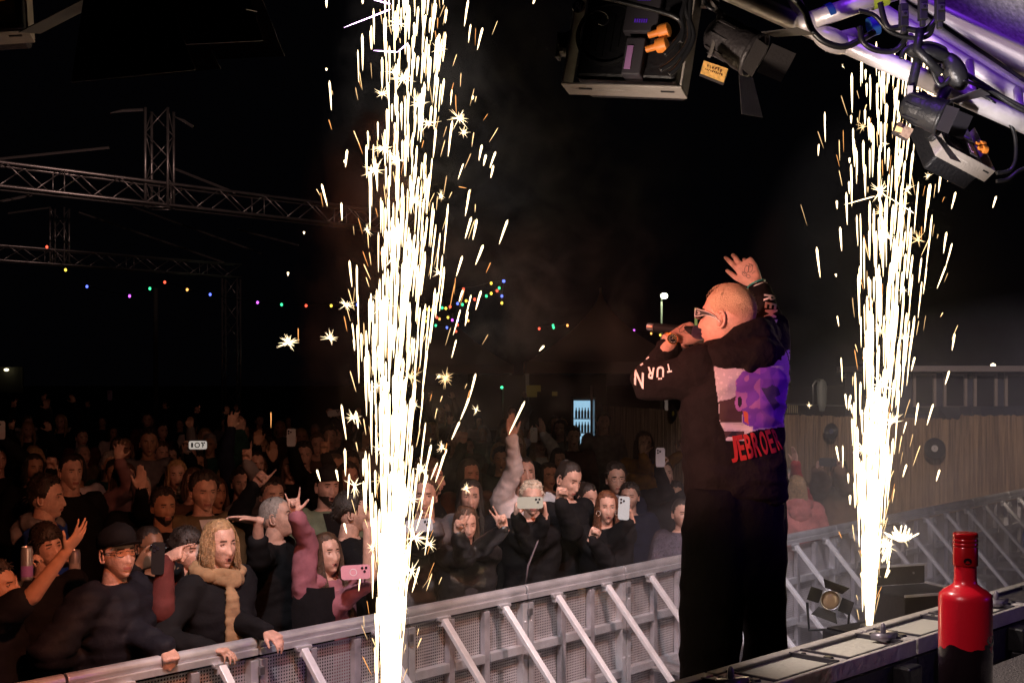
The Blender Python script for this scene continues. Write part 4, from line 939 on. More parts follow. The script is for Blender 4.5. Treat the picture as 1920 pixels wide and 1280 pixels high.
m.bar((-.2, -.172, .345), (.2, -.172, .345), .012, .012); m.bar((-.2, .17, .445), (.2, .17, .445), .012, .012); m.bar((.2, -.17, .345), (.2, .17, .345), .012, .012)
m.build('edge_trim', ALU, t)
for x, z in ((-.1, .39), (.12, .40)): m = MB(); m.ell((x, .168, z), .006, 8, 6); m.build('rivet', STEEL, t)
# par lamp with barn doors; axis = local -Y (front), built at origin
def barn_lamp(label, c, axis, up, s=1, lens=None, flaps=(55, 55, 55, 55), group='theatre lamps with barn doors', yoke=1, body=None, plate=None, flapmat=None):
    t = empty('stage_lamp', c, label, 'stage lamp', group)
    y = -Vector(axis).normalized(); z = Vector(up); z = (z-y*z.dot(y)).normalized(); x = y.cross(z)
    t.rotation_euler = Matrix((x, y, z)).transposed().to_euler(); t.scale = (s, s, s)
    body = body or BLKM; fm = flapmat or body
    m = MB(); m.lathe((0, 0, 0), [(0, .17), (.05, .17), (.075, .15), (.085, .10), (.088, .02), (.095, .0), (.095, -.06), (.086, -.062)], 28, (0, 1, 0))
    for q in range(8): m.box((.087*math.cos(q*.785), .09, .087*math.sin(q*.785)), (.006, .09, .012), Matrix.Rotation(-q*.785, 3, 'Y'))
    m.build('housing', body, t, False, 0, autos=True)
    m = MB(); m.lathe((0, 0, 0), [(.100, -.05), (.104, -.055), (.104, -.07), (.088, -.072), (.086, -.055)], 28, (0, 1, 0)); m.build('front_ring', STEEL if lens else body, t, True)
    m = MB(); m.lathe((0, 0, 0), [(0, -.052), (.04, -.050), (.075, -.038), (.086, -.03)], 28, (0, 1, 0)); m.build('lens', lens or mat('lamp_glass', (.03, .03, .05), .08, coat=1), t, True)
    for q, a in enumerate(flaps):
        if a is None: continue
        m = MB(); w0, w1, L = .085, .13, .17; ang = R(a)
        pts = [Vector((-w0, 0, 0)), Vector((w0, 0, 0)), Vector((w1, -L, 0)), Vector((-w1, -L, 0))]
        if q % 2: pts = [Vector((-w0*.8, 0, 0)), Vector((w0*.8, 0, 0)), Vector((w0*.8, -L*.9, 0)), Vector((-w0*.8, -L*.9, 0))]
        Mx = Matrix.Rotation(q*math.pi/2, 3, 'Y')@Matrix.Translation(Vector((0, -.075, .098))).to_3x3()
        fl_ = []
        for p in pts:
            r_ = Matrix.Rotation(-ang, 3, 'X')@p; r_ = r_+Vector((0, -.075, .098)); fl_.append(Matrix.Rotation(q*math.pi/2, 3, 'Y')@r_)
        nrm = (fl_[1]-fl_[0]).cross(fl_[2]-fl_[0]).normalized()*.002
        m.prism(fl_, nrm); m.build('barn_door', fm, t)
    if yoke:
        m = MB()
        for sx in (-1, 1): m.bar((sx*.112, .02, -.01), (sx*.112, .02, .19), .03, .005, up=(1, 0, 0))
        m.bar((-.114, .02, .19), (.114, .02, .19), .005, .03, up=(0, 1, 0)); m.build('yoke', body, t)
        m = MB(); m.lathe((.112, .02, 0), [(0, .03), (.018, .03), (.02, 0)], 10, (1, 0, 0)); m.build('tilt_knob', BLK, t)
    return t
lp = barn_lamp('black floor spotlight with barn doors and a warm glowing lens beside the right spark machine', P(1557, 1124, 6.55), (-.25, -1, .12), (.35, 0, 1), .52, mat('lens_glow', (.28, .19, .12), .12, emis=(1, .5, .2), es=.02), (30, 50, 30, 50), yoke=0)
st_ = MB(); c = lp.location; st_.tube([c+Vector((-.11, .04, -.02)), c+Vector((-.10, .04, -.16)), c+Vector((.10, .04, -.16)), c+Vector((.11, .04, -.02))], .008, 6)
st_.box((c.x, c.y+.04, (c.z-.17+ST)/2), (.05, .05, c.z-.17-ST)); st_.box((c.x, c.y+.04, ST+.01), (.3, .25, .02)); st_.xf(Matrix.LocRotScale(lp.location, lp.rotation_euler, lp.scale).inverted()); st_.build('stand', BLKM, lp)
t = empty('cable_bundle', (P(1560, 1200, 6.4).x, 6.4, ST), 'tangled cables and leafy tape lying under the floor spotlight', 'cables')
rnd = random.Random(4); m = MB()
for q in range(9):
    a0 = rnd.uniform(0, 6); pts = [Vector((.10*math.cos(a0+k*.7)*rnd.uniform(.5, 1.2), .06*math.sin(a0+k*.7), .03+.05*abs(math.sin(k+q)))) for k in range(9)]; m.tube(pts, .006, 6)
m.build('cable', BLK, t, True)
m = MB()
for q in range(10): m.ell((rnd.uniform(-.12, .14), rnd.uniform(-.08, .04), rnd.uniform(.02, .10)), (.028, .02, .012), 8, 6, Matrix.Rotation(rnd.uniform(0, 3), 3, 'X'))
m.build('green_wrap', mat('wrap_green', (.06, .12, .05), .6), t)
for x, y in ((-.13, .03), (.15, .06)): m = MB(); m.box((x, -.08, y), (.03, .02, .02)); m.build('yellow_plug', mat('sticker_amber', (.8, .45, .03), .5), t)
# ================================================================ booth rail (back of the LED wall), table, bottle
BD = Vector((.698, .716, 0)).normalized(); BN = Vector((BD.y, -BD.x, 0))     # BN: towards the camera side
B0 = Vector((.704, 2.45, 1.98))
RAIL = mat('booth_metal', (.50, .47, .46), .5, .35, .4, 60, .2, 14); RAILD = mat('booth_dark', (.035, .032, .045), .5, 0, .3, 60)
def bp_(u, v, z): return B0+BD*u+BN*v+Vector((0, 0, z))
lab = {-2: 'leftmost metal booth frame at the bottom edge, under the legs of the artist', -1: 'metal booth frame with two grey recessed pads left of the red bottle', 0: 'metal booth frame with a raised latch just left of the red bottle', 1: 'metal booth frame right of the red bottle, with a dark pad', 2: 'metal booth frame running out of the right edge'}
for k in (-2, -1, 0, 1, 2):
    u0 = k*.5+.02; t = empty('booth_frame', bp_(u0, 0, -1.0), lab[k], 'stage booth', 'metal frames of the booth front')
    def bx(u, v, z, su, sv, sz, mb): mb.bar(bp_(u0+u, v, z), bp_(u0+u+su, v, z), sv, sz, up=(0, 0, 1))
    m = MB(); bx(.003, -.052, -.012, .494, .022, .024, m); m.loc(t).build('far_edge', RAIL, t, False, .003)
    m = MB(); bx(.003, .062, -.016, .494, .010, .030, m); m.loc(t).build('near_edge', RAILD if 0 else RAIL, t, False, .002)
    for uu in (.003, .236, .47):
        m = MB(); m.bar(bp_(u0+uu+.012, -.04, -.013), bp_(u0+uu+.012, .056, -.013), .027, .022, up=(0, 0, 1)); m.loc(t).build('cross_bar', RAIL, t, False, .003)
    for q, uu in enumerate((.032, .265)):
        m = MB(); m.bar(bp_(u0+uu, .008, -.010), bp_(u0+uu+.196, .008, -.010), .094, .006, up=(0, 0, 1)); m.loc(t).build('recessed_pad', mat('pad_grey', (.50, .48, .42), .7, 0, .4, 80) if k < 1 else RAILD, t, False, .002)
        m = MB()
        for a_, b_ in ((uu, uu+.196),):
            for v in (-.038, .054): m.bar(bp_(u0+a_, v, -.003), bp_(u0+b_, v, -.003), .004, .005, up=(0, 0, 1))
            for a2 in (a_, b_): m.bar(bp_(u0+a2, -.041, -.003), bp_(u0+a2, .057, -.003), .006, .008, up=(0, 0, 1))
        m.loc(t).build('pad_lip', RAILD, t)
    for uu in (.01, .24, .485):
        m = MB(); m.lathe(bp_(u0+uu, .03, -.002), [(0, .004), (.008, .004), (.010, 0)], 14); m.loc(t).build('bolt_hole', BLK, t)
        m = MB(); m.lathe(bp_(u0+uu, -.02, -.002), [(0, .003), (.004, .003), (.005, 0)], 10); m.loc(t).build('bolt_hole', BLK, t)
    m = MB(); bx(.003, .062, -.53, .494, .012, .99, m); m.loc(t).build('back_panel', mat('booth_panel', (.02, .02, .026), .55, 0, .3, 50), t)
    m = MB(); bx(.003, -.055, -.51, .494, .010, .96, m); m.loc(t).build('front_panel', BLK, t)
    # latch
    m = MB(); q = bp_(u0+.455, .02, .004); m.bar(q-BD*.02, q+BD*.03, .030, .012, up=(0, 0, 1)); m.ell(q+Vector((0, 0, .014)), (.006, .006, .012), 10, 8); m.loc(t).build('latch', mat('latch_grey', (.22, .20, .24), .35, .4), t, True)
    if k in (-1, 0, 1):
        for uu in (.08, .40): m = MB(); m.bar(bp_(u0+uu, .085, -.06), bp_(u0+uu+.05, .085, -.06), .035, .05, up=(0, 0, 1)); m.bar(bp_(u0+uu, .09, -.12), bp_(u0+uu+.03, .09, -.12), .03, .07, up=(0, 0, 1)); m.loc(t).build('connector_block', BLKM, t, False, .004)
tb = empty('stage_table', bp_(.7, .5, -.06-.94), 'dark table top with grey speckled cloth at the bottom right corner', 'table')
m = MB(); m.bar(bp_(-.2, .50, -.09), bp_(2.2, .50, -.09), .76, .03, up=(0, 0, 1)); m.loc(tb).build('table_top', mat('table_cloth', (.13, .115, .11), .9, 0, .9, 260, .5, 240), tb, False, .004)
m = MB()
for u, v in ((-.1, .17), (2.1, .17), (-.1, .82), (2.1, .82)): m.tube([bp_(u, v, -.105), bp_(u, v, -1.0)], .02, 8)
m.loc(tb).build('leg', STEEL, tb)
m = MB(); q = bp_(.86, .15, -.05); m.bar(q, q+BD*.5, .02, .05, up=(0, 0, 1)); m.loc(tb).build('edge_strip', BLK, tb)
bo = empty('bottle', (P(1810, 1000, 2.12).x, 2.12, 1.98-.075), 'red spirit bottle with a dark lower half standing on the table', 'bottle')
zt = HC-(998-700)/F*2.12-bo.location.z; S = zt/.302
RED = mat('bottle_red', (.64, .008, .022), .30, 0, .05, 200, coat=.25); RB = mat('bottle_black', (.012, .006, .008), .25, coat=.5)
m = MB(); m.lathe((0, 0, 0), [(0, .001), (.036*S, .001), (.0415*S, .006), (.0415*S, .113*S)], 48); m.build('lower_body', RB, bo, True)
prof = [(.0416*S, .112*S), (.0416*S, .196*S), (.0405*S, .204*S), (.034*S, .210*S), (.024*S, .216*S), (.0185*S, .2205*S), (.0175*S, .228*S), (.0172*S, .254*S)]
m = MB(); m.lathe((0, 0, 0), prof, 48); m.build('body', RED, bo, True)
# flame-like ragged border of the dark half
m = MB(); pts = []; n_ = 60
for q in range(n_+1):
    a = 2*math.pi*q/n_; z = .113*S+.012*S*(.5+noise.noise(Vector((math.cos(a)*2.2, math.sin(a)*2.2, 3))))*1.6; pts.append((a, z))
vs = [Vector((.0419*S*math.cos(a), .0419*S*math.sin(a), .105*S)) for a, z in pts]+[Vector((.0419*S*math.cos(a), .0419*S*math.sin(a), z)) for a, z in pts]
m.add(vs, [(q, q+1, n_+2+q, n_+1+q) for q in range(n_)])
for ac, zc, r_ in ((-.75, .135, .010), (-.45, .131, .007), (-1.0, .126, .006)):
    g_ = [(ac+r_/.0415*1.2*math.cos(b), zc*S+r_*.8*math.sin(b)*(1+.3*math.sin(3*b))) for b in [2*math.pi*k/14 for k in range(14)]]
    o_ = len(m.v); m.v += [tuple((.0421*S*math.cos(a), .0421*S*math.sin(a), z)) for a, z in g_]; m.f.append(tuple(range(o_, o_+14))); m.m.append(0)
m.build('label_print', RB, bo, True)
m = MB(); m.lathe((0, 0, 0), [(.0195*S, .250*S), (.0195*S, .2785*S), (.0188*S, .280*S), (.0198*S, .2815*S), (.0198*S, .285*S), (.0188*S, .2865*S), (.0198*S, .288*S), (.0198*S, .2915*S), (.0188*S, .293*S), (.0198*S, .2945*S), (.0196*S, .3005*S), (.018*S, .302*S), (0, .302*S)], 40); m.build('cap', mat('cap_red', (.42, .006, .01), .22, .2, 0, 60, coat=.6), bo, False, 0, autos=True)
m = MB(); a0 = -math.pi/2-.15; q = [(a0+.32*math.cos(b), .2585*S+.0055*S*math.sin(b)) for b in [2*math.pi*k/12 for k in range(12)]]
m.add([Vector((.0199*S*math.cos(a), .0199*S*math.sin(a), z)) for a, z in q], [tuple(range(12))]); m.build('emblem', RB, bo)
# ================================================================ overhead rig
RG = mat('rig_aluminium', (.62, .58, .60), .36, .25, .25, 40, .2, 10); RGW = mat('roof_profile', (.70, .66, .70), .42, .1, .15, 30, .12, 5)
tr = empty('roof_truss', P(1650, 120, 3.3), 'aluminium stage roof truss crossing the upper right corner', 'truss')
def tb_(name, pts, r, mt=RG, root=tr, seg=14): m = MB(); m.tube(pts, r, seg); return m.loc(root).build(name, mt, root, True)
A0 = P(1340, -26, 3.38); A1 = P(1990, 262, 3.18)
tb_('lower_chord', [A0, A1], .0245)
tb_('diagonal', [P(1524, 38, 3.3), P(1700, -24, 3.3)], .024)
tb_('upper_chord', [P(1600, -10, 3.6), P(1990, 232, 3.45)], .024)
tb_('diagonal', [P(1512, 46, 3.32), P(1470, -40, 3.32)], .017)
for x, y, x2, y2 in ((1706, 70, 1712, 100), (1818, 118, 1822, 178), (1908, 170, 1912, 205)): tb_('strut', [P(x, y, 3.45), P(x2, y2, 3.3)], .012)
m = MB(); m.ell(P(1515, 44, 3.31), (.035, .03, .03), 14, 10); m.ell(P(1560, 76, 3.30), (.055, .035, .030), 14, 10, Matrix.Rotation(.43, 3, 'Y')); m.tube([P(1545, 82, 3.3), P(1605, 62, 3.3)], [.022, .014], 10); m.loc(tr).build('node_joint', RG, tr, True)
for x, y, x2, y2, c_ in ((1550, 27, 1562, 22, (.02, .10, .35)), (1632, 2, 1662, -8, (.45, .6, .05)), (1630, 52, 1645, 47, (.02, .10, .35))):
    m = MB(); m.tube([P(x, y, 3.3), P(x2, y2, 3.3)], .0250, 14, 0, False); m.loc(tr).build('tape', mat('tape_'+('blue' if c_[2] > .1 else 'lime'), c_, .5), tr, True)
# roof edge profile with glazing
rf = empty('roof_edge', P(1850, 110, 3.9), 'white aluminium roof profile with a wet clear panel in the upper right corner', 'roof')
def band(nm, tops, bots, yt, yb, mt):
    m = MB(); t_ = [P(x, y, yt) for x, y in tops]; b_ = [P(x, y, yb) for x, y in bots]
    m.prism(t_+b_[::-1], (0, .02, 0)); return m.loc(rf).build(nm, mt, rf, False, .002)
band('profile', [(1690, -8), (2000, 204)], [(1690, 30), (2000, 232)], 3.86, 3.70, RGW)
band('channel', [(1700, 0), (2000, 197)], [(1700, 8), (2000, 205)], 3.84, 3.83, mat('channel_dark', (.05, .045, .06), .4))
band('ceiling_panel', [(1700, -14), (2000, 128)], [(1700, 0), (2000, 196)], 3.72, 3.90, RGW)
m = MB(); m.tube([P(1700, -18, 3.7), P(2000, 127, 3.7)], .008, 8); m.loc(rf).build('profile', RGW, rf, True)
m = MB(); m.prism([P(1690, -22, 3.96), P(2040, 150, 3.96), P(2100, -60, 4.25), P(1720, -150, 4.25)], (0, 0, .004)); 
pm = mat('wet_panel', (.60, .56, .54), .4, 0, .8, 50, .35, 70, .8)
m.loc(rf).build('clear_panel', pm, rf)
m = MB(); rnd = random.Random(2)
for q in range(170):
    u, v = rnd.random(), rnd.random(); p = P(1690, -22, 3.96).lerp(P(2040, 150, 3.96), u).lerp(P(1720, -150, 4.25).lerp(P(2100, -60, 4.25), u), v*.8)
    m.ell(p-Vector((0, 0, .004)), rnd.uniform(.002, .005), 6, 4)
o = m.loc(rf).build('water_drops', mat('water_drop', (.8, .8, .8), .08, .3), rf); tag(o, kind='stuff')
# cables
def cable(pts, r, label, n=10, group='black cables looped on the rig'):
    P_ = [Vector(p) for p in pts]; out = []
    for i in range(len(P_)-1):
        p0 = P_[max(i-1, 0)]; p1 = P_[i]; p2 = P_[i+1]; p3 = P_[min(i+2, len(P_)-1)]
        for k in range(n):
            t_ = k/n; out.append(.5*((2*p1)+(-p0+p2)*t_+(2*p0-5*p1+4*p2-p3)*t_**2+(-p0+3*p1-3*p2+p3)*t_**3))
    out.append(P_[-1]); m = MB(); m.tube(out, r, 8); o = m.build('cable', mat('cable_rubber', (.012, .012, .014), .35, 0, .1), None, True); tag(o, label, 'cable', group); return o
Q = lambda l, Y: [P(x, y, Y) for x, y in l]
cable(Q([(1480, -10), (1508, 20), (1522, 55), (1545, 78), (1580, 88), (1612, 76), (1640, 60)], 3.2), .0085, 'thick black cable looped under the truss joint')
cable(Q([(1612, 50), (1618, 78), (1640, 94), (1675, 96), (1696, 76), (1698, 50)], 3.17), .007, 'black cable loop left of the hanging plugs')
cable(Q([(1650, 5), (1664, 50), (1690, 52), (1730, 58), (1752, 40), (1758, 20)], 3.15), .0075, 'black cable sagging between the hanging plugs')
cable(Q([(1610, 20), (1640, 30), (1670, 60), (1715, 72), (1742, 66), (1750, 45)], 3.16), .006, 'thin black cable behind the hanging plugs')
cable(Q([(1690, 110), (1700, 92), (1740, 82), (1770, 92), (1772, 104)], 3.14), .0065, 'black cable arch above the oval clamp')
cable(Q([(1745, 120), (1760, 158), (1778, 150), (1790, 118)], 3.14), .006, 'short cable loop below the oval clamp')
cable(Q([(1812, 140), (1860, 170), (1905, 200), (1960, 225)], 3.15), .007, 'black cable running along the lower truss tube')
cable(Q([(1805, 150), (1850, 168), (1875, 178), (1940, 212)], 3.13), .004, 'thin wire running along the lower truss tube')
cable(Q([(1868, 325), (1895, 318), (1905, 290), (1898, 240), (1860, 190), (1830, 175)], 3.2), .005, 'thin cable rising from the upper orange plug of the right fixture')
cable(Q([(1868, 340), (1890, 336), (1915, 318), (1960, 308)], 3.2), .005, 'thin cable leaving the lower orange plug of the right fixture')
for i, (l, lb) in enumerate(((((1246, 103), (1262, 85), (1280, 58), (1278, 30), (1290, -10)), 'black cable from the upper orange plug of the large fixture'), (((1238, 132), (1266, 112), (1292, 75), (1292, 35), (1296, -10)), 'black cable from the lower orange plug of the large fixture'),
     (((1255, 140), (1275, 120), (1300, 70), (1286, 20), (1284, -10)), 'rightmost black cable hanging over the large fixture'), (((1130, -5), (1200, 12), (1262, 30), (1280, 50), (1276, 80)), 'black cable bowed across the top of the large fixture'))):
    cable(Q(l, 3.08), .0065, lb)
cable(Q([(1110, 26), (1120, 20), (1136, 25), (1141, 38), (1132, 47), (1122, 44)], 3.1), .002, 'thin wire loop inside the yoke of the large fixture')
cable(Q([(1318, -5), (1330, 15), (1352, 22), (1368, 44), (1362, 40)], 3.2), .005, 'safety wire beside the amber-plated lamp')
for x, y, w_, h_, lb in ((1694, 30, 16, 44, 'leftmost black plug hanging from the truss'), (1730, 16, 16, 46, 'middle black plug hanging from the truss'), (1762, 18, 17, 48, 'rightmost black plug hanging from the truss')):
    c = P(x, y, 3.12); t = empty('plug', c, lb, 'plug', 'black plugs hanging from the truss'); s_ = 3.12/F
    m = MB(); m.box((0, 0, 0), (w_*s_, .022, h_*s_)); m.box((0, 0, -h_*s_*.6), (w_*s_*.6, .016, h_*s_*.3)); m.build('shell', mat('plug_black', (.02, .02, .022), .5), t, False, .003)
    m = MB(); m.box((0, -.013, .002), (w_*s_*.62, .004, w_*s_*.62)); m.build('face_plate', STEEL, t); m = MB(); m.lathe((0, -.0155, .002), [(0, .001), (.0035, .001), (.004, 0)], 10, (0, -1, 0)); m.build('screw', BLK, t)
t = empty('rigging_clamp', P(1790, 135, 3.15), 'dark oval rigging clamp on the lower truss tube', 'clamp'); m = MB(); m.ell((0, 0, 0), (.028, .03, .05), 16, 12, Matrix.Rotation(-.45, 3, 'Y')); m.ell((-.065, 0, .045), (.06, .03, .022), 14, 8, Matrix.Rotation(.2, 3, 'Y'))
m.tube([(-.04, -.02, -.01), (-.1, -.02, .05), (-.09, -.02, .10)], .012, 8); m.tube([(-.02, 0, -.04), (-.06, 0, -.12)], .014, 8); m.build('clamp_body', BLKM, t, True)
m = MB(); m.tube([P(1728, 82, 3.15), P(1712, 150, 3.15), P(1700, 215, 3.15)], .012, 8); m.loc(t).build('hanging_arm', BLK, t, True)
m = MB(); m.box(P(1706, 175, 3.13), (.012, .01, .035)); m.loc(t).build('tag', mat('tag_grey', (.4, .38, .38), .5), t)
# square fixtures in flat yokes
YK = mat('yoke_grey', (.30, .27, .25), .45, .2, .2, 80, .15, 8); LETT = mat('letter_white', (.75, .72, .75), .5)
def text_mesh(s, size, bold=0.0, extr=.0004):
    cu = bpy.data.curves.new('t', 'FONT'); cu.body = s; cu.size = size; cu.align_x = 'CENTER'; cu.align_y = 'CENTER'; cu.offset = bold; cu.extrude = extr; cu.resolution_u = 3
    o = bpy.data.objects.new('t', cu); COL.objects.link(o); dg = bpy.context.evaluated_depsgraph_get(); me = o.evaluated_get(dg).to_mesh()
    mb = MB(); mb.v = [tuple(v.co) for v in me.vertices]; mb.f = [tuple(p.vertices) for p in me.polygons]; mb.m = [0]*len(mb.f)
    o.evaluated_get(dg).to_mesh_clear(); bpy.data.objects.remove(o); bpy.data.curves.remove(cu); return mb
def illegible_marks(n, size, seed=1):     # stand-in for unreadable print: short uneven strokes, no letters
    r_ = random.Random(seed); mb = MB()
    for i in range(n):
        x = (i-n/2)*size*.62; h = size*r_.uniform(.35, .75); mb.box((x, r_.uniform(-.08, .08)*size, 0), (size*r_.uniform(.15, .42), h, .0006), Matrix.Rotation(r_.uniform(-.5, .5), 3, 'Z'))
    return mb
def fixture(c, rot, s, label):
    t = empty('wash_fixture', c, label, 'stage light', 'square wash fixtures in flat yokes'); t.rotation_euler = rot; t.scale = (s, s, s)
    m = MB()    # yoke: two arms and a bottom plate with slots
    m.box((-.158, 0, .10), (.006, .075, .34)); m.box((.158, 0, .10), (.006, .075, .34)); m.box((0, 0, -.075), (.322, .075, .006))
    m.build('yoke', YK, t, False, .002)
    for x in (-.10, .12): m = MB(); m.box((x, -.012, -.079), (.035, .007, .003)); m.build('slot', BLK, t)
    m = MB(); m.box((0, .06, .095), (.27, .15, .29)); m.build('body', mat('fixture_body', (.006, .006, .008), .5, 0, .3, 60), t, False, .012)
    m = MB(); m.lathe((-.06, -.016, .07), [(.088, .0), (.088, -.006), (.080, -.008), (.078, -.001)], 32, (0, 1, 0))
    for q in range(7): m.bar((-.06-.07+.02*q, -.018, .07-.06+.02*abs(3-q)*.6), (-.06-.07+.02*q, -.018, .07+.06-.02*abs(3-q)*.6), .004, .003, up=(0, 1, 0))
    m.build('fan_grille', mat('grille_dark', (.008, .008, .009), .4), t)
    m = MB(); m.box((.03, -.03, .13), (.09, .03, .13)); m.box((.025, -.022, .0), (.05, .05, .10)); m.build('control_box', mat('fixture_box', (.05, .045, .055), .45), t, False, .004)
    m = MB(); m.box((.015, -.049, -.005), (.016, .003, .062)); m.build('violet_label', mat('label_violet', (.45, .22, .5), .5), t)
    for z in (.155, .095):
        m = MB()
        for q in range(6): m.box((.015+.006*q, -.046, z), (.0035, .001, .010))
        m.build('display_print', emit('display_violet', (.25, .05, 1), .22), t)
    for z in (.058, .020):
        m = MB(); m.lathe((.085, -.06, z), [(0, -.026), (.0085, -.026), (.009, .0), (.017, .002), (.019, .012), (.0185, .028), (.012, .032), (0, .032)], 16, (.93, -.1, .25)); m.build('orange_plug', mat('plug_orange', (.85, .26, .04), .5, emis=(1, .35, .05), es=.03), t, False, 0, autos=True)
    m = MB(); m.lathe((-.161, -.0, .045), [(.038, 0), (.038, -.01), (.032, -.014), (.032, -.03), (0, -.032)], 20, (1, 0, 0)); m.bar((-.195, -.0, .005), (-.200, -.0, .075), .03, .008, up=(1, 0, 0)); m.build('tilt_knob', BLKM, t, False, .002)
    d = MB(); d.lathe((-.147, -.0385, .135), [(0, .002), (.017, .002), (.018, 0)], 24, (0, -1, 0)); d.build('badge', BLK, t)
    e = text_mesh('R|', .028, .0008); e.v = [(v[0]*.8-.147, -.0412-v[2], v[1]+.135) for v in e.v]; e.build('badge_letter', LETT, t)
    e = MB()
    for k in (1, .72): e.tube([(-.137+.006*k*math.cos(a), -.041, .135+.012*k*math.sin(a)) for a in [R(-200+220*q/10) for q in range(11)]], .0008, 4)
    e.build('badge_line', LETT, t)
    e = illegible_marks(26, .0085); e.v = [(v[0]-.06, v[1]*1-.022, -.0785-v[2]) for v in e.v]; e.v = [(x, -y-.03, z) for x, y, z in e.v]; e.f = [f[::-1] for f in e.f]; e.build('yoke_print', mat('print_pale', (.45, .42, .4), .6), t)
    return t
fixture(P(1178, 118, 3.25), (R(-10), R(6.5), R(-21)), .98, 'large square black wash light in a grey yoke with two orange plugs, top centre right')
fixture(P(1802, 288, 3.3), (R(-40), R(19), R(24)), .54, 'square wash light in a pale yoke with orange plugs under the truss at right')
fixture(P(-55, 28, 3.4), (R(-12), R(-6), R(8)), .95, 'dark wash light yoke corner poking in at the top left corner')
# plate lamps
PLM = mat('lamp_grey', (.035, .030, .032), .45, .2, .3, 50, .2)
l1 = barn_lamp('barn-door lamp with an amber label plate hanging from the truss at top right', P(1392, 90, 3.2), (.70, -.35, -.50), (.3, -.3, .9), .58, None, (30, 62, 50, 48), yoke=0, body=PLM, flapmat=mat('flap_grey', (.035, .030, .030), .6, 0, .2))
m = MB(); m.bar(P(1326, -8, 3.22), P(1349, 26, 3.2), .022, .012); m.bar(P(1349, 24, 3.2), P(1341, 72, 3.2), .020, .010); m.bar(P(1341, 70, 3.2), P(1330, 106, 3.2), .026, .008); m.box(P(1330, 6, 3.22), (.045, .03, .02))
m.xf(Matrix.LocRotScale(l1.location, l1.rotation_euler, l1.scale).inverted()); m.build('bracket', mat('bracket_grey', (.17, .15, .14), .5, .3), l1)
def plate(root, quad, Y, col, nm, txt):
    q = [P(x, y, Y) for x, y in quad]; nn = (q[1]-q[0]).cross(q[3]-q[0]).normalized(); 
    if nn.y > 0: nn = -nn
    I = Matrix.LocRotScale(root.location, root.rotation_euler, root.scale).inverted()
    m = MB(); m.prism([p-nn*.02 for p in q], nn*.018); m.xf(I); m.build('box', PLM, root)
    m = MB(); m.prism([q[0].lerp(p, .96) for p in q], nn*.001); m.xf(I); m.build(nm, mat(nm+'_mat', col, .5, 0, .2, 60, .25, 60), root)
    ux = (q[1]-q[0]).normalized(); uy = nn.cross(ux)*1; c = sum(q, Vector())/4
    for i, s_ in enumerate(txt):
        e = illegible_marks(s_, .0075 if i else .011, i+3); e.v = [tuple(c+ux*v[0]+uy*(v[1]+.008-.009*i)+nn*(.002+v[2])) for v in e.v]; e.xf(I); e.build('plate_print', mat('print_brown', (.16, .06, .02), .6), root)
plate(l1, [(1320, 114), (1367, 130), (1358, 157), (1313, 139)], 3.12, (.80, .45, .13), 'amber_plate', [6, 10])
l2 = barn_lamp('black barn-door lamp with a small orange sticker hanging under the truss at far right', P(1748, 214, 3.12), (.72, -.40, -.40), (.2, -.2, 1), .45, None, (38, 60, 30, 50), yoke=0, body=BLKM, flapmat=mat('flap_dark', (.02, .018, .024), .5))
plate(l2, [(1686, 228), (1714, 243), (1703, 263), (1675, 248)], 3.14, (.28, .19, .14), 'grey_plate', [])
plate(l2, [(1681, 236), (1693, 241), (1690, 250), (1677, 246)], 3.10, (.85, .5, .22), 'orange_sticker', [])
l3 = barn_lamp('large dark barn-door lamp barely lit at the top left', P(245, -75, 2.6), (.1, .25, -1), (0, -1, 0), .95, None, (12, 70, 12, 70), yoke=0, body=BLKM, flapmat=mat('flap_brown', (.016, .011, .012), .55))
l4 = barn_lamp('violet-lit dark barn-door lamp at the top, left of the large fountain', P(398, -95, 2.75), (.05, .1, -1), (0, -1, 0), .9, None, (12, 80, 20, 80), yoke=0, body=BLKM, flapmat=mat('flap_violetgrey', (.03, .022, .04), .5))
# ================================================================ the artist on stage
AY = 4.7
def ap(x, y, dy=0): return P(x, y, AY+dy)
art = empty('person', (ap(1378, 900).x, AY, ST), 'artist in a black printed hoodie singing into a microphone with one arm raised', 'person')
PR = art
CAMP = Vector((0, 0, HC))
HOOD = mat('hoodie_black', (.011, .0085, .009), .92, 0, .5, 60, .2, 20, .12)
hm = MB()
rings = []
for y, xl, xr, d, dc in ((938, 1292, 1471, .135, 0), (926, 1287, 1474, .155, 0), (905, 1286, 1474, .160, 0), (860, 1284, 1469, .158, 0), (800, 1280, 1465, .155, 0), (755, 1277, 1471, .16, .0), (722, 1281, 1476, .165, 0), (692, 1283, 1477, .165, .01), (668, 1292, 1474, .15, .02), (648, 1318, 1462, .12, .03), (632, 1338, 1448, .09, .03)):
    c = ap((xl+xr)/2, y, dc); w_ = (xr-xl)/2/F*AY
    rings.append([c+Vector((w_*se(math.cos(t), .82), d*se(math.sin(t), .82), 0)) for t in [2*math.pi*k/28 for k in range(28)]])
hm.loft(rings)
hm.cap(ap(1318, 704, -.06), ap(1217, 718, .02), .080, .066, 16); hm.ell(ap(1312, 690, -.05), (.085, .085, .085), 16, 12)
hm.cap(ap(1217, 716, .02), ap(1257, 655, .11), .064, .046, 14)
hm.cap(ap(1440, 690, .10), ap(1448, 612, .28), .080, .060, 16); hm.cap(ap(1448, 612, .28), ap(1424, 546, .40), .058, .040, 14)
folds = remesh(hm, .0085, 2, .0105, 6.5, 3)
hoodie = MB(); hoodie.join(folds); BV = BVHTree.FromPolygons([Vector(v) for v in folds.v], folds.f)
hoodie.loc(PR).build('hoodie', HOOD, PR, True)
hd = MB()
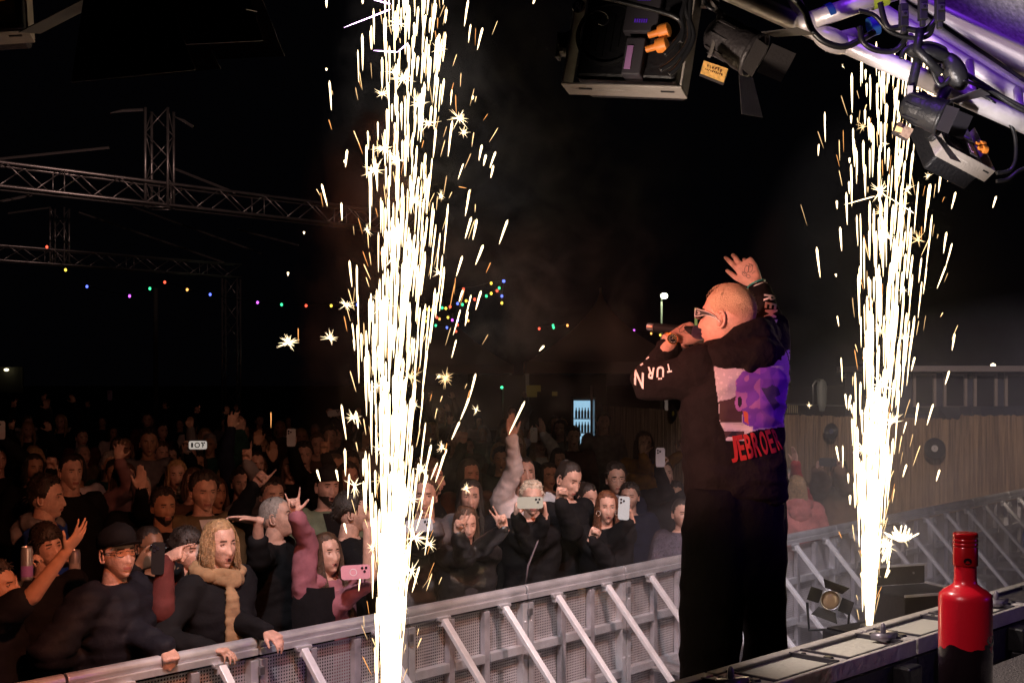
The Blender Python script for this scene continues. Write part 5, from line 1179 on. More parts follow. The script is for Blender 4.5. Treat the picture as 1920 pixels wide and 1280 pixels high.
hd.cap(ap(1352, 662, -.10), ap(1420, 622, -.05), .050, .055, 14); hd.cap(ap(1420, 626, -.05), ap(1438, 630, .10), .055, .050, 14); hd.cap(ap(1345, 664, -.08), ap(1338, 652, .05), .042, .035, 12)
hd.cap(ap(1365, 676, -.12), ap(1425, 662, -.11), .050, .060, 14); hd.cap(ap(1398, 690, -.13), ap(1440, 668, -.06), .035, .060, 14); hd.cap(ap(1430, 618, .02), ap(1440, 612, .06), .035, .035, 12)
hd = remesh(hd, .0075, 4, .008, 9, 9); hd.loc(PR).build('hood', HOOD, PR, True)
# body: head, neck, hands, torso core
bd_ = MB()
fw = Vector((-.84, .54, .0)).normalized(); up_ = Vector((.02, -.03, 1)); yv = (fw+Vector((0, 0, .10))).normalized(); xv = yv.cross(up_).normalized(); zv = xv.cross(yv)
HM = Matrix.Translation(ap(1362, 597, 0))@Matrix((xv, yv, zv)).transposed().to_4x4()@Matrix.Scale(.985, 4)
hmb = head_mb(110, 90, .3, .12, 0); hmb.xf(HM); bd_.join(hmb)
bd_.cap(ap(1368, 600, .02), ap(1388, 672, .02), .062, .075, 18)
# neck folds below the skull
for y_, r_ in ((640, .006), (650, .006)): bd_.tube([ap(1355+k*6, y_-k*1.4, -.055-.004*k) for k in range(6)], r_, 6)
bd_.loft([[ap(1378, y, 0)+Vector((w_*math.cos(t), w_*.7*math.sin(t), 0)) for t in [2*math.pi*k/16 for k in range(16)]] for y, w_ in ((930, .13), (800, .13), (700, .14), (665, .08))])
am = MB()
def place_hand(wrist, dirv, palm, pose, ts, s):
    M = hand_frame(Vector(dirv).normalized(), Vector(palm), 1); h = hand_mb(pose, ts, s, 1.18); h.v = [tuple(M@Vector(v)+wrist) for v in h.v]; return h
FPOSE['mic'] = (.46, .50, .54, .60, 'opp', .02); FPOSE['artist'] = (.18, .28, .66, .82, 'mid', .12)
lw = ap(1262, 636, .10); rw = ap(1417, 531, .41)
am.join(place_hand(lw, (.84, .32, .30), (.15, .85, -.40), 'mic', 1, 1.12))
am.join(place_hand(rw, (-.50, .15, .86), (.1, .95, .1), 'artist', -1, 1.06))
am.cap(ap(1225, 700, .03), lw, .036, .029, 12); am.cap(ap(1446, 610, .28), rw, .036, .028, 12)
am = remesh(am, .0038, 1); BH = BVHTree.FromPolygons([Vector(v) for v in am.v], am.f); bd_.join(am)
BHD = BVHTree.FromPolygons([Vector(v) for v in hmb.v], [f for f in hmb.f])
ARTSKIN = mat('artist_skin', (.66, .37, .28), .42, 0, .35, 190, .13, 45, .45)
bd_.loc(PR).build('body', BODYM(ARTSKIN), PR, True)
# cropped bleached hair
hb = MB(); nu, nv = 90, 50; idx = {}
def cropline(t):
    a = abs(math.atan2(math.sin(t), math.cos(t)))
    return .074-.010*min(1, a/.6) if a < .9 else (.064-.05*(a-.9)/.5 if a < 1.4 else (.014+.012*math.sin((a-1.4)*3) if a < 1.9 else .026-.070*(a-1.9)/1.24))
for i in range(nv):
    h = -.35+1.92*i/(nv-1); s_ = math.sin(h); ce = (1-abs(s_)**2.5)**(1/2.5) if h < math.pi/2 else 0
    for k in range(nu):
        t = -math.pi+2*math.pi*k/nu; x = .0755*math.sin(t)*ce; z = .1205*s_; y = (.0905 if math.cos(t) > 0 else .1065)*math.cos(t)*ce
        if math.cos(t) > 0: y -= .010*math.exp(-((z-.105)/.03)**2)
        n_ = Vector((x/.0057, y/.0098, z/.0145)).normalized(); mk = min(1, max(0, (z-cropline(t))/.075))**1.5
        nz = noise.noise(Vector((x, y, z))*130)
        q = Vector((x, y, z))+n_*(.0085*mk+.0012*nz*mk+(.0012 if mk > 0 else -.0012)); idx[i, k] = len(hb.v); hb.v.append(tuple(q))
for i in range(nv-1):
    for k in range(nu):
        t = -math.pi+2*math.pi*(k+.5)/nu; h = -.35+1.92*(i+.5)/(nv-1)
        if .1205*math.sin(h) > cropline(t)-.004: hb.f.append((idx[i, k], idx[i, (k+1) % nu], idx[i+1, (k+1) % nu], idx[i+1, k])); hb.m.append(0)
rnd = random.Random(8)
for q in range(1500):
    t = rnd.uniform(-math.pi, math.pi); h = rnd.uniform(.25, 1.55); s_ = math.sin(h); ce = (1-abs(s_)**2.5)**(1/2.5); x = .0755*math.sin(t)*ce; z = .1205*s_; y = (.0905 if math.cos(t) > 0 else .1065)*math.cos(t)*ce
    if z < cropline(t)+.004: continue
    n_ = Vector((x/.0057, y/.0098, z/.0145)).normalized(); p = Vector((x, y, z))+n_*.006; mk = min(1, (z-cropline(t))/.09)
    hb.tube([p, p+(n_+Vector((rnd.gauss(0, .3), rnd.gauss(0, .3), 0)))*.0075*mk], [.0011, .0003], 3, 0, False)
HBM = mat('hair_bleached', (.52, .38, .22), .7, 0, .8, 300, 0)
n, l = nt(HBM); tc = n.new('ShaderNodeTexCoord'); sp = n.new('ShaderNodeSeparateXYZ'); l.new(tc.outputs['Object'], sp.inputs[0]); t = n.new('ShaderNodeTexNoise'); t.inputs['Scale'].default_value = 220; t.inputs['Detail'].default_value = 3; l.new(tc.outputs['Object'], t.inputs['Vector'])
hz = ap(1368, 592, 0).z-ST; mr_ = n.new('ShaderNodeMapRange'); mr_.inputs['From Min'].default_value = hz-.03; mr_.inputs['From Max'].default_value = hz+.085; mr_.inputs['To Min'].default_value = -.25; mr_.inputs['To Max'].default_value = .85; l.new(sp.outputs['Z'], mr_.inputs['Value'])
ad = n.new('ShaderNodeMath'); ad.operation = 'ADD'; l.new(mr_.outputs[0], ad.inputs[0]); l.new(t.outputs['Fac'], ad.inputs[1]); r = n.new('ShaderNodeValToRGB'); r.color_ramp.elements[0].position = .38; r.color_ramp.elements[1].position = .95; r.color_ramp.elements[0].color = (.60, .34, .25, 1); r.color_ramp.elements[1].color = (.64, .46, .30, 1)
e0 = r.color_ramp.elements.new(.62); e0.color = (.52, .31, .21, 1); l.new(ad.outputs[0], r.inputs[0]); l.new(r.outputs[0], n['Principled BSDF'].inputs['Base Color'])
hb.xf(HM); hb.loc(PR).build('hair', HBM, PR, True)
# sunglasses in head space, worn
g = MB(); gw = MB(); e_ = MB()
for sx in (-1, 1):
    top = [(.093, .024), (.085, .0265), (.060, .0235), (.035, .018), (.012, .008), (-.012, -.012)]; bot = [(-.014, -.014), (.006, .000), (.030, .0065), (.055, .006), (.082, .000), (.093, .002)]
    xs = lambda y: sx*(.0735+.0075*min(1, (.1-y)/.05))
    ol = [Vector((xs(y), y, z)) for y, z in top+bot]
    g.prism(ol, (sx*.0035, 0, 0)); ol2 = [p+Vector((sx*.0045, 0, 0)) for p in ol]; gw.tube(ol2+ol2[:1], .0013, 5, 0, False)
    for q in (-1, 1):
        e_.tube([Vector((xs(.078)+sx*.0052, .078+q*.0022+q*.0038*math.cos(a)*1, .013+.0052*math.sin(a))) for a in [R(45+270*k/12)+(0 if q > 0 else math.pi) for k in range(13)]], .0009, 4)
    c = Vector((sx*.036, .100, .010)); pts = [c+Vector((.034*se(math.cos(a), .75), -.008*abs(math.cos(a))**2, .0195*se(math.sin(a), .75)+.004*sx*math.cos(a))) for a in [2*math.pi*k/20 for k in range(20)]]
    g.prism(pts, (0, .003, 0)); gw.tube([p+Vector((0, .0035, 0)) for p in pts+pts[:1]], .0015, 5, 0, False)
g.tube([(-.012, .104, .016), (.012, .104, .016)], .003, 6)
for mb_, nm, mt in ((g, 'sunglasses', mat('sunglass_black', (.008, .006, .008), .35, 0, 0, 60, 0, 8, .4)), (gw, 'white_rim', mat('rim_white', (.8, .76, .75), .35)), (e_, 'temple_emblem', mat('rim_white', (1, 1, 1)))):
    mb_.xf(HM); o = mb_.loc(PR).build(nm, mt, PR, False)
    if nm == 'sunglasses': SG = o
    else: o.parent = SG
# watch, wrist band
wt = MB(); wd = (ap(1300, 612, .14)-lw).normalized(); wc = lw-wd*.012
a_, b_, _ = basis(wd); ring = [wc+(a_*math.cos(t)+b_*math.sin(t))*.0325 for t in [2*math.pi*k/28 for k in range(29)]]
wt.tube(ring, .0062, 8, 0, False, .6); GOLD_ = mat('gold', (.85, .55, .16), .22, .95)
cd = (CAMP-wc); cd = (cd-wd*cd.dot(wd)*.75).normalized(); fc = wc+cd*.034+Vector((-.004, 0, 0)); 
wt.lathe(fc, [(0, -.006), (.019, -.006), (.0205, .0), (.0195, .004), (.0165, .0045)], 28, cd)
wo = wt.loc(PR).build('watch', GOLD_, PR, False, 0, autos=True)
m = MB(); m.lathe(fc, [(0, .0042), (.0165, .0042)], 24, cd); m.loc(PR).build('dial', mat('dial_black', (.01, .01, .012), .2), wo)
m = MB(); a2, b2, _ = basis(cd)
for k in range(12): q = fc+(a2*math.cos(k*.5236)+b2*math.sin(k*.5236))*.0135+cd*.0048; m.ell(q, .0012, 6, 4)
m.bar(fc+cd*.005, fc+cd*.005+a2*.010, .0013, .0006); m.bar(fc+cd*.005, fc+cd*.005+b2*.007, .0014, .0006); m.loc(PR).build('dial_mark', mat('dial_mark', (.8, .75, .6), .4), wo)
m = MB(); d_ = (rw-ap(1424, 546, .40)).normalized(); a_, b_, _ = basis(d_); rc = rw-d_*.004
m.tube([rc+(a_*math.cos(t)+b_*math.sin(t))*.034 for t in [2*math.pi*k/24 for k in range(25)]], .007, 6, 0, False, .5); m.loc(PR).build('wristband', mat('band_teal', (.04, .42, .36), .5), PR, True)
m = MB(); rc2 = rc-d_*.014; m.tube([rc2+(a_*math.cos(t)+b_*math.sin(t))*.036 for t in [2*math.pi*k/24 for k in range(25)]], .006, 6, 0, False, .5); m.loc(PR).build('bracelet', mat('band_white', (.7, .66, .62), .5), PR, True)
# decals laid on the cloth
def lay(mb, bvh, name, mt, off=.0025, maxd=.25, parent=None):
    out = MB(); ok = {}
    for i, v in enumerate(mb.v):
        d = (P(v[0], v[1], 1)-CAMP).normalized(); h = bvh.ray_cast(CAMP, d, 20)
        if h[0] is not None: ok[i] = len(out.v); out.v.append(tuple(h[0]-d*off))
    for f, k in zip(mb.f, mb.m):
        if all(i in ok for i in f):
            ps = [Vector(out.v[ok[i]]) for i in f]
            if max((ps[j]-ps[j-1]).length for j in range(len(ps))) < .035 or maxd > 1: out.f.append(tuple(ok[i] for i in f)); out.m.append(k)
    return out.loc(PR).build(name, mt, parent or PR, True)
def grid(x0, x1, y0, y1, st, fn):
    mb = MB(); nx = int((x1-x0)/st); ny = int((y1-y0)/st)
    mb.v = [(x0+i*st, y0+j*st, 0) for j in range(ny+1) for i in range(nx+1)]
    for j in range(ny):
        for i in range(nx):
            k = fn(x0+(i+.5)*st, y0+(j+.5)*st)
            if k is not None: a = j*(nx+1)+i; mb.f.append((a, a+nx+1, a+nx+2, a+1)); mb.m.append(k)
    return mb
def inpoly(x, y, pl):
    c = False; j = len(pl)-1
    for i in range(len(pl)):
        if (pl[i][1] > y) != (pl[j][1] > y) and x < (pl[j][0]-pl[i][0])*(y-pl[i][1])/(pl[j][1]-pl[i][1])+pl[i][0]: c = not c
        j = i
    return c
area = [(1338, 687), (1350, 686), (1392, 692), (1420, 684), (1440, 676), (1480, 655), (1485, 770), (1470, 800), (1420, 806), (1400, 812), (1398, 826), (1361, 826), (1358, 808), (1350, 792), (1346, 750)]
headp = [(1380, 712), (1392, 696), (1412, 688), (1440, 686), (1462, 690), (1474, 702), (1478, 722), (1480, 790), (1450, 800), (1412, 804), (1392, 792), (1392, 772), (1386, 766), (1380, 745)]
dark = [(1348, 752), (1368, 748), (1384, 740), (1392, 772), (1391, 792), (1350, 792)]
facedark = [(1428, 728), (1446, 720), (1458, 726), (1464, 740), (1452, 745), (1462, 758), (1452, 770), (1446, 760), (1436, 744)]
def pic(x, y):
    n_ = noise.noise(Vector((x*.06, y*.06, 2))); n2 = noise.noise(Vector((x*.2, y*.2, 5)))
    if not inpoly(x+n2, y+n2, area): return None
    if ((x-1386)/8)**2+((y-755)/16)**2 < 1: return 4 if ((x-1387)/4)**2+((y-753)/10)**2 > 1 else 5
    if inpoly(x, y, [(1393, 770), (1402, 772), (1404, 795), (1396, 790)]): return 6
    if 793 < y+ (x-1352)*-.10 < 802 and x < 1412: return 1
    if 808 < y < 823 and x < 1396: return 3 if n_ > .1 else (1 if y > 818 else 5)
    if inpoly(x, y, dark): return 3
    if inpoly(x+3*n_, y+3*n_, facedark): return 7
    if inpoly(x+2*n_, y+2*n_, headp): return 2 if n_ < .12 else 4 if (x < 1425 and y < 770) else 8
    return 0 if n2 > -.35 else 1
PM = [mat('print_grey_lilac', (.42, .36, .42), .9), mat('print_pale_lilac', (.55, .46, .52), .9), mat('print_lit_violet', (.17, .05, .36), .9), mat('print_brown_dark', (.05, .022, .025), .9), mat('print_mauve', (.34, .12, .36), .9), mat('print_ink', (.012, .008, .015), .9), mat('print_orange', (.6, .12, .05), .9), mat('print_shadow', (.05, .03, .10), .9), mat('print_lit_violet_pale', (.24, .07, .42), .9)]  # violet of the figure is partly stage light put into the print colours
lay(grid(1334, 1484, 652, 830, 1.5, pic), BV, 'back_print', PM)
def letters(items, bvh, name, mt, mats_fn=None, off=.0038):
    for s_, x, y, wd_, ht, rot, shear in items:
        e = text_mesh(s_, 1.0, .028, 0.0); xs_ = [v[0] for v in e.v]; ys_ = [v[1] for v in e.v]; cx_, cy_ = (min(xs_)+max(xs_))/2, (min(ys_)+max(ys_))/2; sw = wd_/max(.01, max(xs_)-min(xs_)); sh = ht/(max(ys_)-min(ys_))
        bm = bmesh.new(); vs = [bm.verts.new(v) for v in e.v]
        for f in e.f:
            try: bm.faces.new([vs[i] for i in f])
            except Exception: pass
        bmesh.ops.remove_doubles(bm, verts=bm.verts, dist=1e-5); bmesh.ops.triangulate(bm, faces=bm.faces); bmesh.ops.subdivide_edges(bm, edges=[q for q in bm.edges if q.calc_length() > .12], cuts=2)
        bmesh.ops.triangulate(bm, faces=bm.faces); bm.verts.index_update(); m = MB(); c_, s2 = math.cos(rot), math.sin(rot)
        for v in bm.verts:
            u = (v.co.x-cx_)*sw; w_ = -(v.co.y-cy_)*sh; u += shear*w_; m.v.append((x+u*c_-w_*s2, y+u*s2+w_*c_, 0))
        m.f = [tuple(v.index for v in f.verts) for f in bm.faces]; m.m = [0]*len(m.f); bm.free()
        lay(m, bvh, name, mt, off, 2)
REDP = mat('print_red', (.36, .012, .012), .85)
letters([('J', 1376, 842, 13, 50, -.10, .02), ('E', 1390, 839, 12, 48, -.18, .02), ('B', 1404, 836, 12, 47, -.2, .02), ('R', 1418, 833, 13, 47, -.22, 0), ('O', 1432, 830, 12, 46, -.25, 0), ('E', 1445, 827, 10, 45, -.3, 0), ('R', 1457, 823, 9, 42, -.35, 0)], BV, 'back_lettering', REDP)
WP = mat('print_white', (.80, .76, .76), .8)
letters([('N', 1198, 710, 20, 27, math.pi+.45, .45), ('R', 1219, 699, 13, 22, math.pi+.12, -.05), ('Ü', 1238, 699, 14, 25, math.pi-.05, -.08), ('T', 1254, 690, 9, 16, math.pi-.2, 0), ('-', 1203, 683, 6, 3, 2.5, 0), ('-', 1214, 671, 7, 2.5, 2.5, 0)], BV, 'sleeve_lettering', WP)
letters([('R', 1443, 559, 13, 22, math.pi/2+.12, 0), ('E', 1445, 573, 11, 22, math.pi/2+.15, 0), ('M', 1445, 588, 15, 23, math.pi/2+.2, .2), ('I', 1448, 602, 6, 18, math.pi/2+.25, .3)], BV, 'sleeve_lettering', WP)
# tattoos
def tattoo(strokes, bvh, nm='tattoo'):
    m = MB()
    for st in strokes:
        pts = []
        for x, y in st:
            d = (P(x, y, 1)-CAMP).normalized(); h = bvh.ray_cast(CAMP, d, 20)
            if h[0] is not None: pts.append(h[0]-d*.0003)
        for p, q in zip(pts, pts[1:]):
            if (p-q).length < .02: m.tube([p, q], .00085, 4, 0, False)
    m.loc(PR).build(nm, mat('ink_green', (.05, .06, .06), .6), PR)
def loop(cx_, cy_, rx, ry, rot=0, n=14, a0=0, a1=6.28): return [(cx_+rx*math.cos(a)*math.cos(rot)-ry*math.sin(a)*math.sin(rot), cy_+rx*math.cos(a)*math.sin(rot)+ry*math.sin(a)*math.cos(rot)) for a in [a0+(a1-a0)*k/n for k in range(n+1)]]
tattoo([loop(1266, 608, 3, 7, .5), loop(1271, 609, 2.5, 6, .5), loop(1276, 609, 5, 8, .6), loop(1280, 616, 4, 9, .7), [(1283, 604), (1277, 618), (1285, 628), (1292, 620)], loop(1287, 622, 5, 3, .3), [(1268, 618), (1280, 628), (1290, 634)], loop(1298, 600, 4, 2, -.3), [(1290, 598), (1300, 603), (1308, 601)], [(1300, 608), (1307, 612), (1312, 608)]], BH)
tattoo([loop(1400, 505, 4, 7, .2), loop(1407, 503, 4, 8, .2), [(1404, 494), (1412, 498), (1416, 508), (1410, 513)], loop(1396, 514, 5, 3, .6), loop(1403, 518, 4, 3, .6), [(1392, 509), (1398, 516), (1408, 520)], [(1398, 497), (1406, 500), (1413, 497)]], BH)
# trousers, shoes
TRM_ = mat('trousers_black', (.007, .006, .007), .9, 0, .5, 40, .2, 12, .1)
tl = MB()
def leg(rows, dy): tl.loft([[ap((a+b)/2, y, dy)+Vector(((b-a)/2/F*AY*se(math.cos(t), .85), .12*(1.0 if y > 1000 else .95)*se(math.sin(t), .85), 0)) for t in [2*math.pi*k/22 for k in range(22)]] for y, a, b in rows])
leg([(915, 1296, 1384), (950, 1287, 1394), (1010, 1281, 1398), (1100, 1278, 1396), (1150, 1277, 1389), (1220, 1277, 1385), (1290, 1276, 1382), (1400, 1276, 1380), (1447, 1278, 1378)], -.06)
leg([(915, 1372, 1466), (950, 1374, 1473), (1010, 1378, 1472), (1100, 1386, 1470), (1150, 1391, 1470), (1190, 1401, 1470), (1235, 1396, 1471), (1290, 1385, 1473), (1400, 1380, 1474), (1447, 1380, 1472)], .06)
tl.loft([[ap((a+b)/2, y, 0)+Vector(((b-a)/2/F*AY*math.cos(t), .15*math.sin(t), 0)) for t in [2*math.pi*k/22 for k in range(22)]] for y, a, b in ((905, 1300, 1464), (960, 1290, 1470), (1040, 1300, 1462), (1110, 1350, 1420))])
tf = remesh(tl, .012, 3, .009, 3.5, 5); tf.loc(PR).build('trousers', TRM_, PR, True)
so = MB()
for x_, dy in ((1325, -.06), (1425, .06)):
    c = ap(x_, 1450, dy); 
    so.loft([[c+Vector((-.84*u+wx*se(math.cos(a), .7)*.54, .54*u+wx*se(math.cos(a), .7)*.84, 0))*1+Vector((0, 0, max(ST+.003, ST+.04+hz*math.sin(a))-c.z)) for a in [2*math.pi*k/14 for k in range(14)]] for u, wx, hz in ((-.10, .02, .03), (-.08, .04, .06), (.02, .045, .065), (.10, .052, .04), (.18, .048, .035), (.20, .02, .02))])
so.loc(PR).build('shoes', mat('shoe_black', (.02, .02, .02), .5), PR, True)
# microphone
mh = ap(1317, 624, .10); mt_ = ap(1214, 612, .20); mic = empty('microphone', mt_, 'black wireless microphone with a silver end held at the mouth of the artist', 'microphone')
d_ = (mh-mt_); L = d_.length; 
m = MB(); m.lathe(mt_, [(.0165, .028), (.0178, .034), (.0178, .10), (.019, .15), (.021, L-.05), (.022, L-.035)], 24, d_); m.loc(mic).build('handle', mat('mic_black', (.006, .006, .007), .7, 0, 0, 60, 0, 8, .2), mic, True)
m = MB(); m.lathe(mt_, [(0, 0), (.0125, .0), (.0135, .004), (.0135, .022), (.0165, .027)], 20, d_); m.loc(mic).build('antenna_end', mat('mic_silver', (.45, .42, .4), .3, .8), mic, False, 0, autos=True)
m = MB(); m.lathe(mt_, [(.022, L-.035), (.026, L-.03), (.0265, L-.02), (.025, L), (.017, L+.016), (0, L+.021)], 24, d_); m.loc(mic).build('grille', mat('mic_grille', (.10, .08, .14), .35, .8, 1, 400), mic, True)
# ================================================================ the crowd
def H(side, x, y, Y, pose='open', **k): return dict(side=side, w=P(x, y, Y), pose=pose, **k)
def at(x, ytop, Y): return px(x, Y), Y, HC-(ytop-700)/F*Y     # x, depth, standing height
HB = mat('hair_brown', (.07, .035, .018), .55, 0, .6, 120, .4, 60); HBL = mat('hair_blonde', (.34, .21, .10), .55, 0, .7, 120, .4, 60); HG = mat('hair_grey', (.30, .26, .23), .6, 0, .6, 120, .3, 60)
HP = mat('hair_platinum', (.55, .45, .34), .6, 0, .7, 120, .25, 60); HD = mat('hair_dark', (.022, .014, .010), .55, 0, .6, 120, .4, 60); HR = mat('hair_auburn', (.13, .045, .018), .5, 0, .6, 120, .4, 60)
BKC = cloth('black_cloth', (.006, .0055, .0065)); NV = cloth('navy_cloth', (.010, .012, .026)); PUF = mat('puffer_navy', (.008, .008, .013), .72, 0, .5, 24, .2, 14, .2)
MAU = cloth('mauve_knit', (.30, .115, .14)); OLV = cloth('olive_cloth', (.13, .10, .055)); WHT = cloth('white_cotton', (.62, .58, .56)); GRN = cloth('sage_green', (.17, .22, .15)); BRN = cloth('brown_cloth', (.10, .055, .035))
PKW = cloth('pinkish_fleece', (.72, .62, .61)); YEL = cloth('mustard_cloth', (.50, .23, .03)); PNK = cloth('pink_puffer', (.42, .13, .12)); BEI = cloth('beige_fleece', (.30, .19, .10)); BLU = cloth('royal_blue', (.02, .06, .30)); MAR = cloth('maroon_cloth', (.09, .022, .02))
LEA = mat('black_leather', (.016, .015, .016), .32, 0, .6, 30, .2, 10, .6); GRY = cloth('grey_cloth', (.16, .15, .155)); TEA = cloth('dark_green', (.02, .06, .045)); SEQ = mat('sequins', (.14, .12, .16), .22, .7, 1, 160, .8, 120)
def leo():
    if 'leopard' in MATS: return MATS['leopard']
    m = mat('leopard', (.30, .16, .06), .8); n, l = nt(m); v = n.new('ShaderNodeTexVoronoi'); v.inputs['Scale'].default_value = 42; tc = n.new('ShaderNodeTexCoord'); l.new(tc.outputs['Object'], v.inputs['Vector'])
    r = n.new('ShaderNodeValToRGB'); r.color_ramp.elements[0].position = .28; r.color_ramp.elements[1].position = .36; r.color_ramp.elements[0].color = (.015, .01, .008, 1); r.color_ramp.elements[1].color = (.36, .21, .09, 1); l.new(v.outputs['Distance'], r.inputs[0]); l.new(r.outputs[0], n['Principled BSDF'].inputs['Base Color']); return m
LEO = leo()
# --- front rows, left of the large fountain
X, Y, h = at(-14, 1052, 5.75)
person('man in a black tee at the left edge reaching a bare arm across', X, Y, h, (.2, 5.6), SKINT, 'short', HD, top=BKC, topname='tee_shirt', sleeve='short', hands=[H('R', 138, 1020, 5.55, 'open', palm=(.1, .3, 1), dir=(.55, .1, .75), pole=(0, 0, -1))], seed=1, fat=.1)
X, Y, h = at(86, 985, 6.45)
_, e2, _ = person('young man with a dark fringe raising a drink can beside the left edge', X, Y, h, (1.2, 4.0), SKIN, 'fringe', HD, top=BKC, topname='tee_shirt', sleeve='short', hands=[H('R', 40, 1078, 6.15, 'grip', dir=(.35, -.1, .9), palm=(1, .2, 0), pole=(.6, -.2, -1))], seed=2, mouth=.25, nod=.12, turn=-.2, tilt=.15)
def can(c, col, label, ht=.16):
    t = empty('drink_can', c, label, 'drink can', 'drink cans held in the crowd'); m = MB(); m.lathe((0, 0, -ht/2), [(0, .004), (.022, 0), (.029, .008), (.029, ht-.018), (.025, ht-.006), (.026, ht), (.024, ht), (.023, ht-.004), (0, ht-.004)], 20); m.build('body', mat('can_silver', (.55, .53, .56), .28, .75), t, False, 0, autos=True)
    m = MB(); m.lathe((0, 0, -ht/2), [(.0295, .02), (.0295, ht*.45)], 20); m.build('label_band', mat('can_'+label.split()[0], col, .4), t, True); return t
can(P(50, 1056, 6.1), (.30, .14, .42), 'tall silver and violet drink can held by the young man with the fringe')
can(P(140, 1052, 6.6), (.35, .33, .34), 'short silver drink can held up between the fringe man and the cap man', .12)
X, Y, h = at(82, 893, 7.5)
person('broad man in a royal blue top turned sideways near the left edge', X, Y, h, (9, 8.0), SKIN, 'short', HD, top=BLU, topname='blue_top', hood=GRY, sleeve='short', seed=3, fat=.15, hands=[H('R', 143, 1066, 6.62, 'grip', palm=(0, -.3, -.2), dir=(-.3, -.2, .6), pole=(1, 0, -.6))])
X, Y, h = at(130, 850, 8.8)
person('large shaven-headed man in a black tee standing behind the blue top', X, Y, h, None, SKIN, 'buzz', HD, top=BKC, topname='tee_shirt', sleeve='short', seed=4, fat=.35)
X, Y, h = at(215, 991, 6.0)
person('man in a black cap and glasses in a navy puffer jacket gripping the barrier', X, Y, h, (1.6, 4.6), SKIN, 'buzz', HD, top=PUF, topname='puffer_jacket', glasses='clear', cap=(BKC, True), hands=[H('L', 313, 1216, 5.80, 'fist', dir=(.45, -.75, -.35), palm=(.15, -.1, -1), pole=(.6, -.3, -.4)), H('R', 150, 1240, 5.9, 'fist', palm=(0, 0, -1))], seed=5, nod=.10, turn=-.35, vox=.005, puff=.008, disp=.013)
X, Y, h = at(277, 984, 6.75)
person('man in round dark sunglasses filming with a black phone behind the cap', X, Y, h, (1.0, 4.2), SKIND, 'buzz', HD, top=BKC, hands=[H('R', 258, 1062, 6.25, 'relaxed', dir=(.75, -.2, .45), palm=(.4, .6, .2), pole=(.5, .3, -1)), H('L', 322, 1062, 6.3, 'grip', dir=(-.6, -.2, .5), palm=(-.5, .5, 0), pole=(-.5, .3, -1))], glasses='dark', seed=6, beard=HD)
phone(P(296, 1046, 6.1), (.03, 0, 1), (.25, -1, .05), 'black phone held upright by the man in round sunglasses', mat('case_black_matte', (.012, .012, .014), .4), .062, .155)
X, Y, h = at(346, 990, 6.5)
person('youth with a black fringe and maroon top shading his eyes with one hand', X, Y, h, (1.3, 4.4), SKIN, 'fringe', HD, top=MAR, topname='maroon_top', hands=[H('R', 312, 1046, 6.2, 'point', dir=(.8, -.2, .35), palm=(.4, .5, -.4), pole=(.3, .2, -1))], seed=7)
X, Y, h = at(408, 976, 6.38)
person('blonde woman in a black coat with beige hood lining leaning on the barrier', X, Y, h, (1.5, 4.3), SKIN, 'bob', HBL, fem=1, mouth=.5, top=BKC, topname='coat', hood=BEI, scarf=BEI, hands=[H('L', 500, 1183, 6.12, 'relaxed', dir=(.75, -.55, -.30), palm=(.1, .1, -1), pole=(.5, -.2, -.6)), H('R', 395, 1215, 6.0, 'relaxed', palm=(0, 0, -1))], seed=8, turn=-.15, vox=.005)
X, Y, h = at(305, 914, 7.9)
person('bearded man in black with short dark hair behind the sunglasses man', X, Y, h, (.4, 4.2), SKINT, 'short', HD, top=BKC, seed=9, beard=HD)
X, Y, h = at(380, 884, 8.1)
person('young man in an olive jacket over a white tee looking down', X, Y, h, (1.0, 4.2), SKIN, 'short', HD, top=OLV, topname='olive_jacket', shirt=WHT, seed=10, nod=-.12, turn=-.1)
X, Y, h = at(515, 932, 7.5)
person('short grey-haired man in profile reaching a flat hand forwards', X, Y, h, (6, 6.6), SKIN, 'buzz', HG, top=BKC, hands=[H('R', 484, 976, 6.9, 'flat', dir=(-.9, -.2, .15), palm=(0, -.5, -1), pole=(.5, 0, -1))], seed=11, nod=.2, sleeve='mid')
X, Y, h = at(508, 895, 8.5)
person('man with dark hair between two raised fists left of the rock hand', X, Y, h, None, SKIN, 'short', HD, top=BKC, hands=[H('R', 478, 908, 8.0, 'point', dir=(.6, 0, .6), palm=(0, -1, 0))], seed=12)
X, Y, h = at(610, 1000, 6.9)
_, eW, _ = person('woman in a mauve sweater and black vest making a rock hand sign', X, Y, h, (1.5, 4.9), SKIN, 'long', HB, hlen=.55, fem=1, mouth=.55, top=MAU, topname='mauve_sweater', hood=MAU, hands=[H('R', 553, 962, 6.6, 'rock', dir=(-.1, -.1, 1), palm=(.1, -1, .1), pole=(-.6, -.3, -.7)), H('L', 690, 1092, 6.72, 'grip', dir=(-.2, -.2, .9), palm=(-.5, -.8, 0), pole=(.8, -.3, -.7))], seed=13, nod=.15, turn=-.2, vox=.005)
v = MB(); c = 1.66/1.75
for sx in (-1, 1):
    rr = [[Vector((sx*(a+(b-a)*q/6), -(.02) if q == 6 else (.158*math.sqrt(max(0, 1-((a+(b-a)*q/6)/.26)**2))+.01), z)) for q in range(7)] for z, a, b in ((.84, .10, .225), (1.05, .085, .215), (1.25, .075, .225), (1.36, .085, .20))]
    v.add([p for r in rr for p in r], [(i*7+q, i*7+q+1, (i+1)*7+q+1, (i+1)*7+q) for i in range(3) for q in range(6)])
v.build('vest', BKC, PEOPLE[-1], True)
phone(P(667, 1072, 6.6), (1, 0, .06), (.15, -1, .05), 'pink phone with a white ring held sideways by the mauve sweater woman', mat('case_pink', (.72, .35, .42), .35), ring=mat('ring_white', (.8, .76, .78), .4))
X, Y, h = at(612, 878, 8.6)
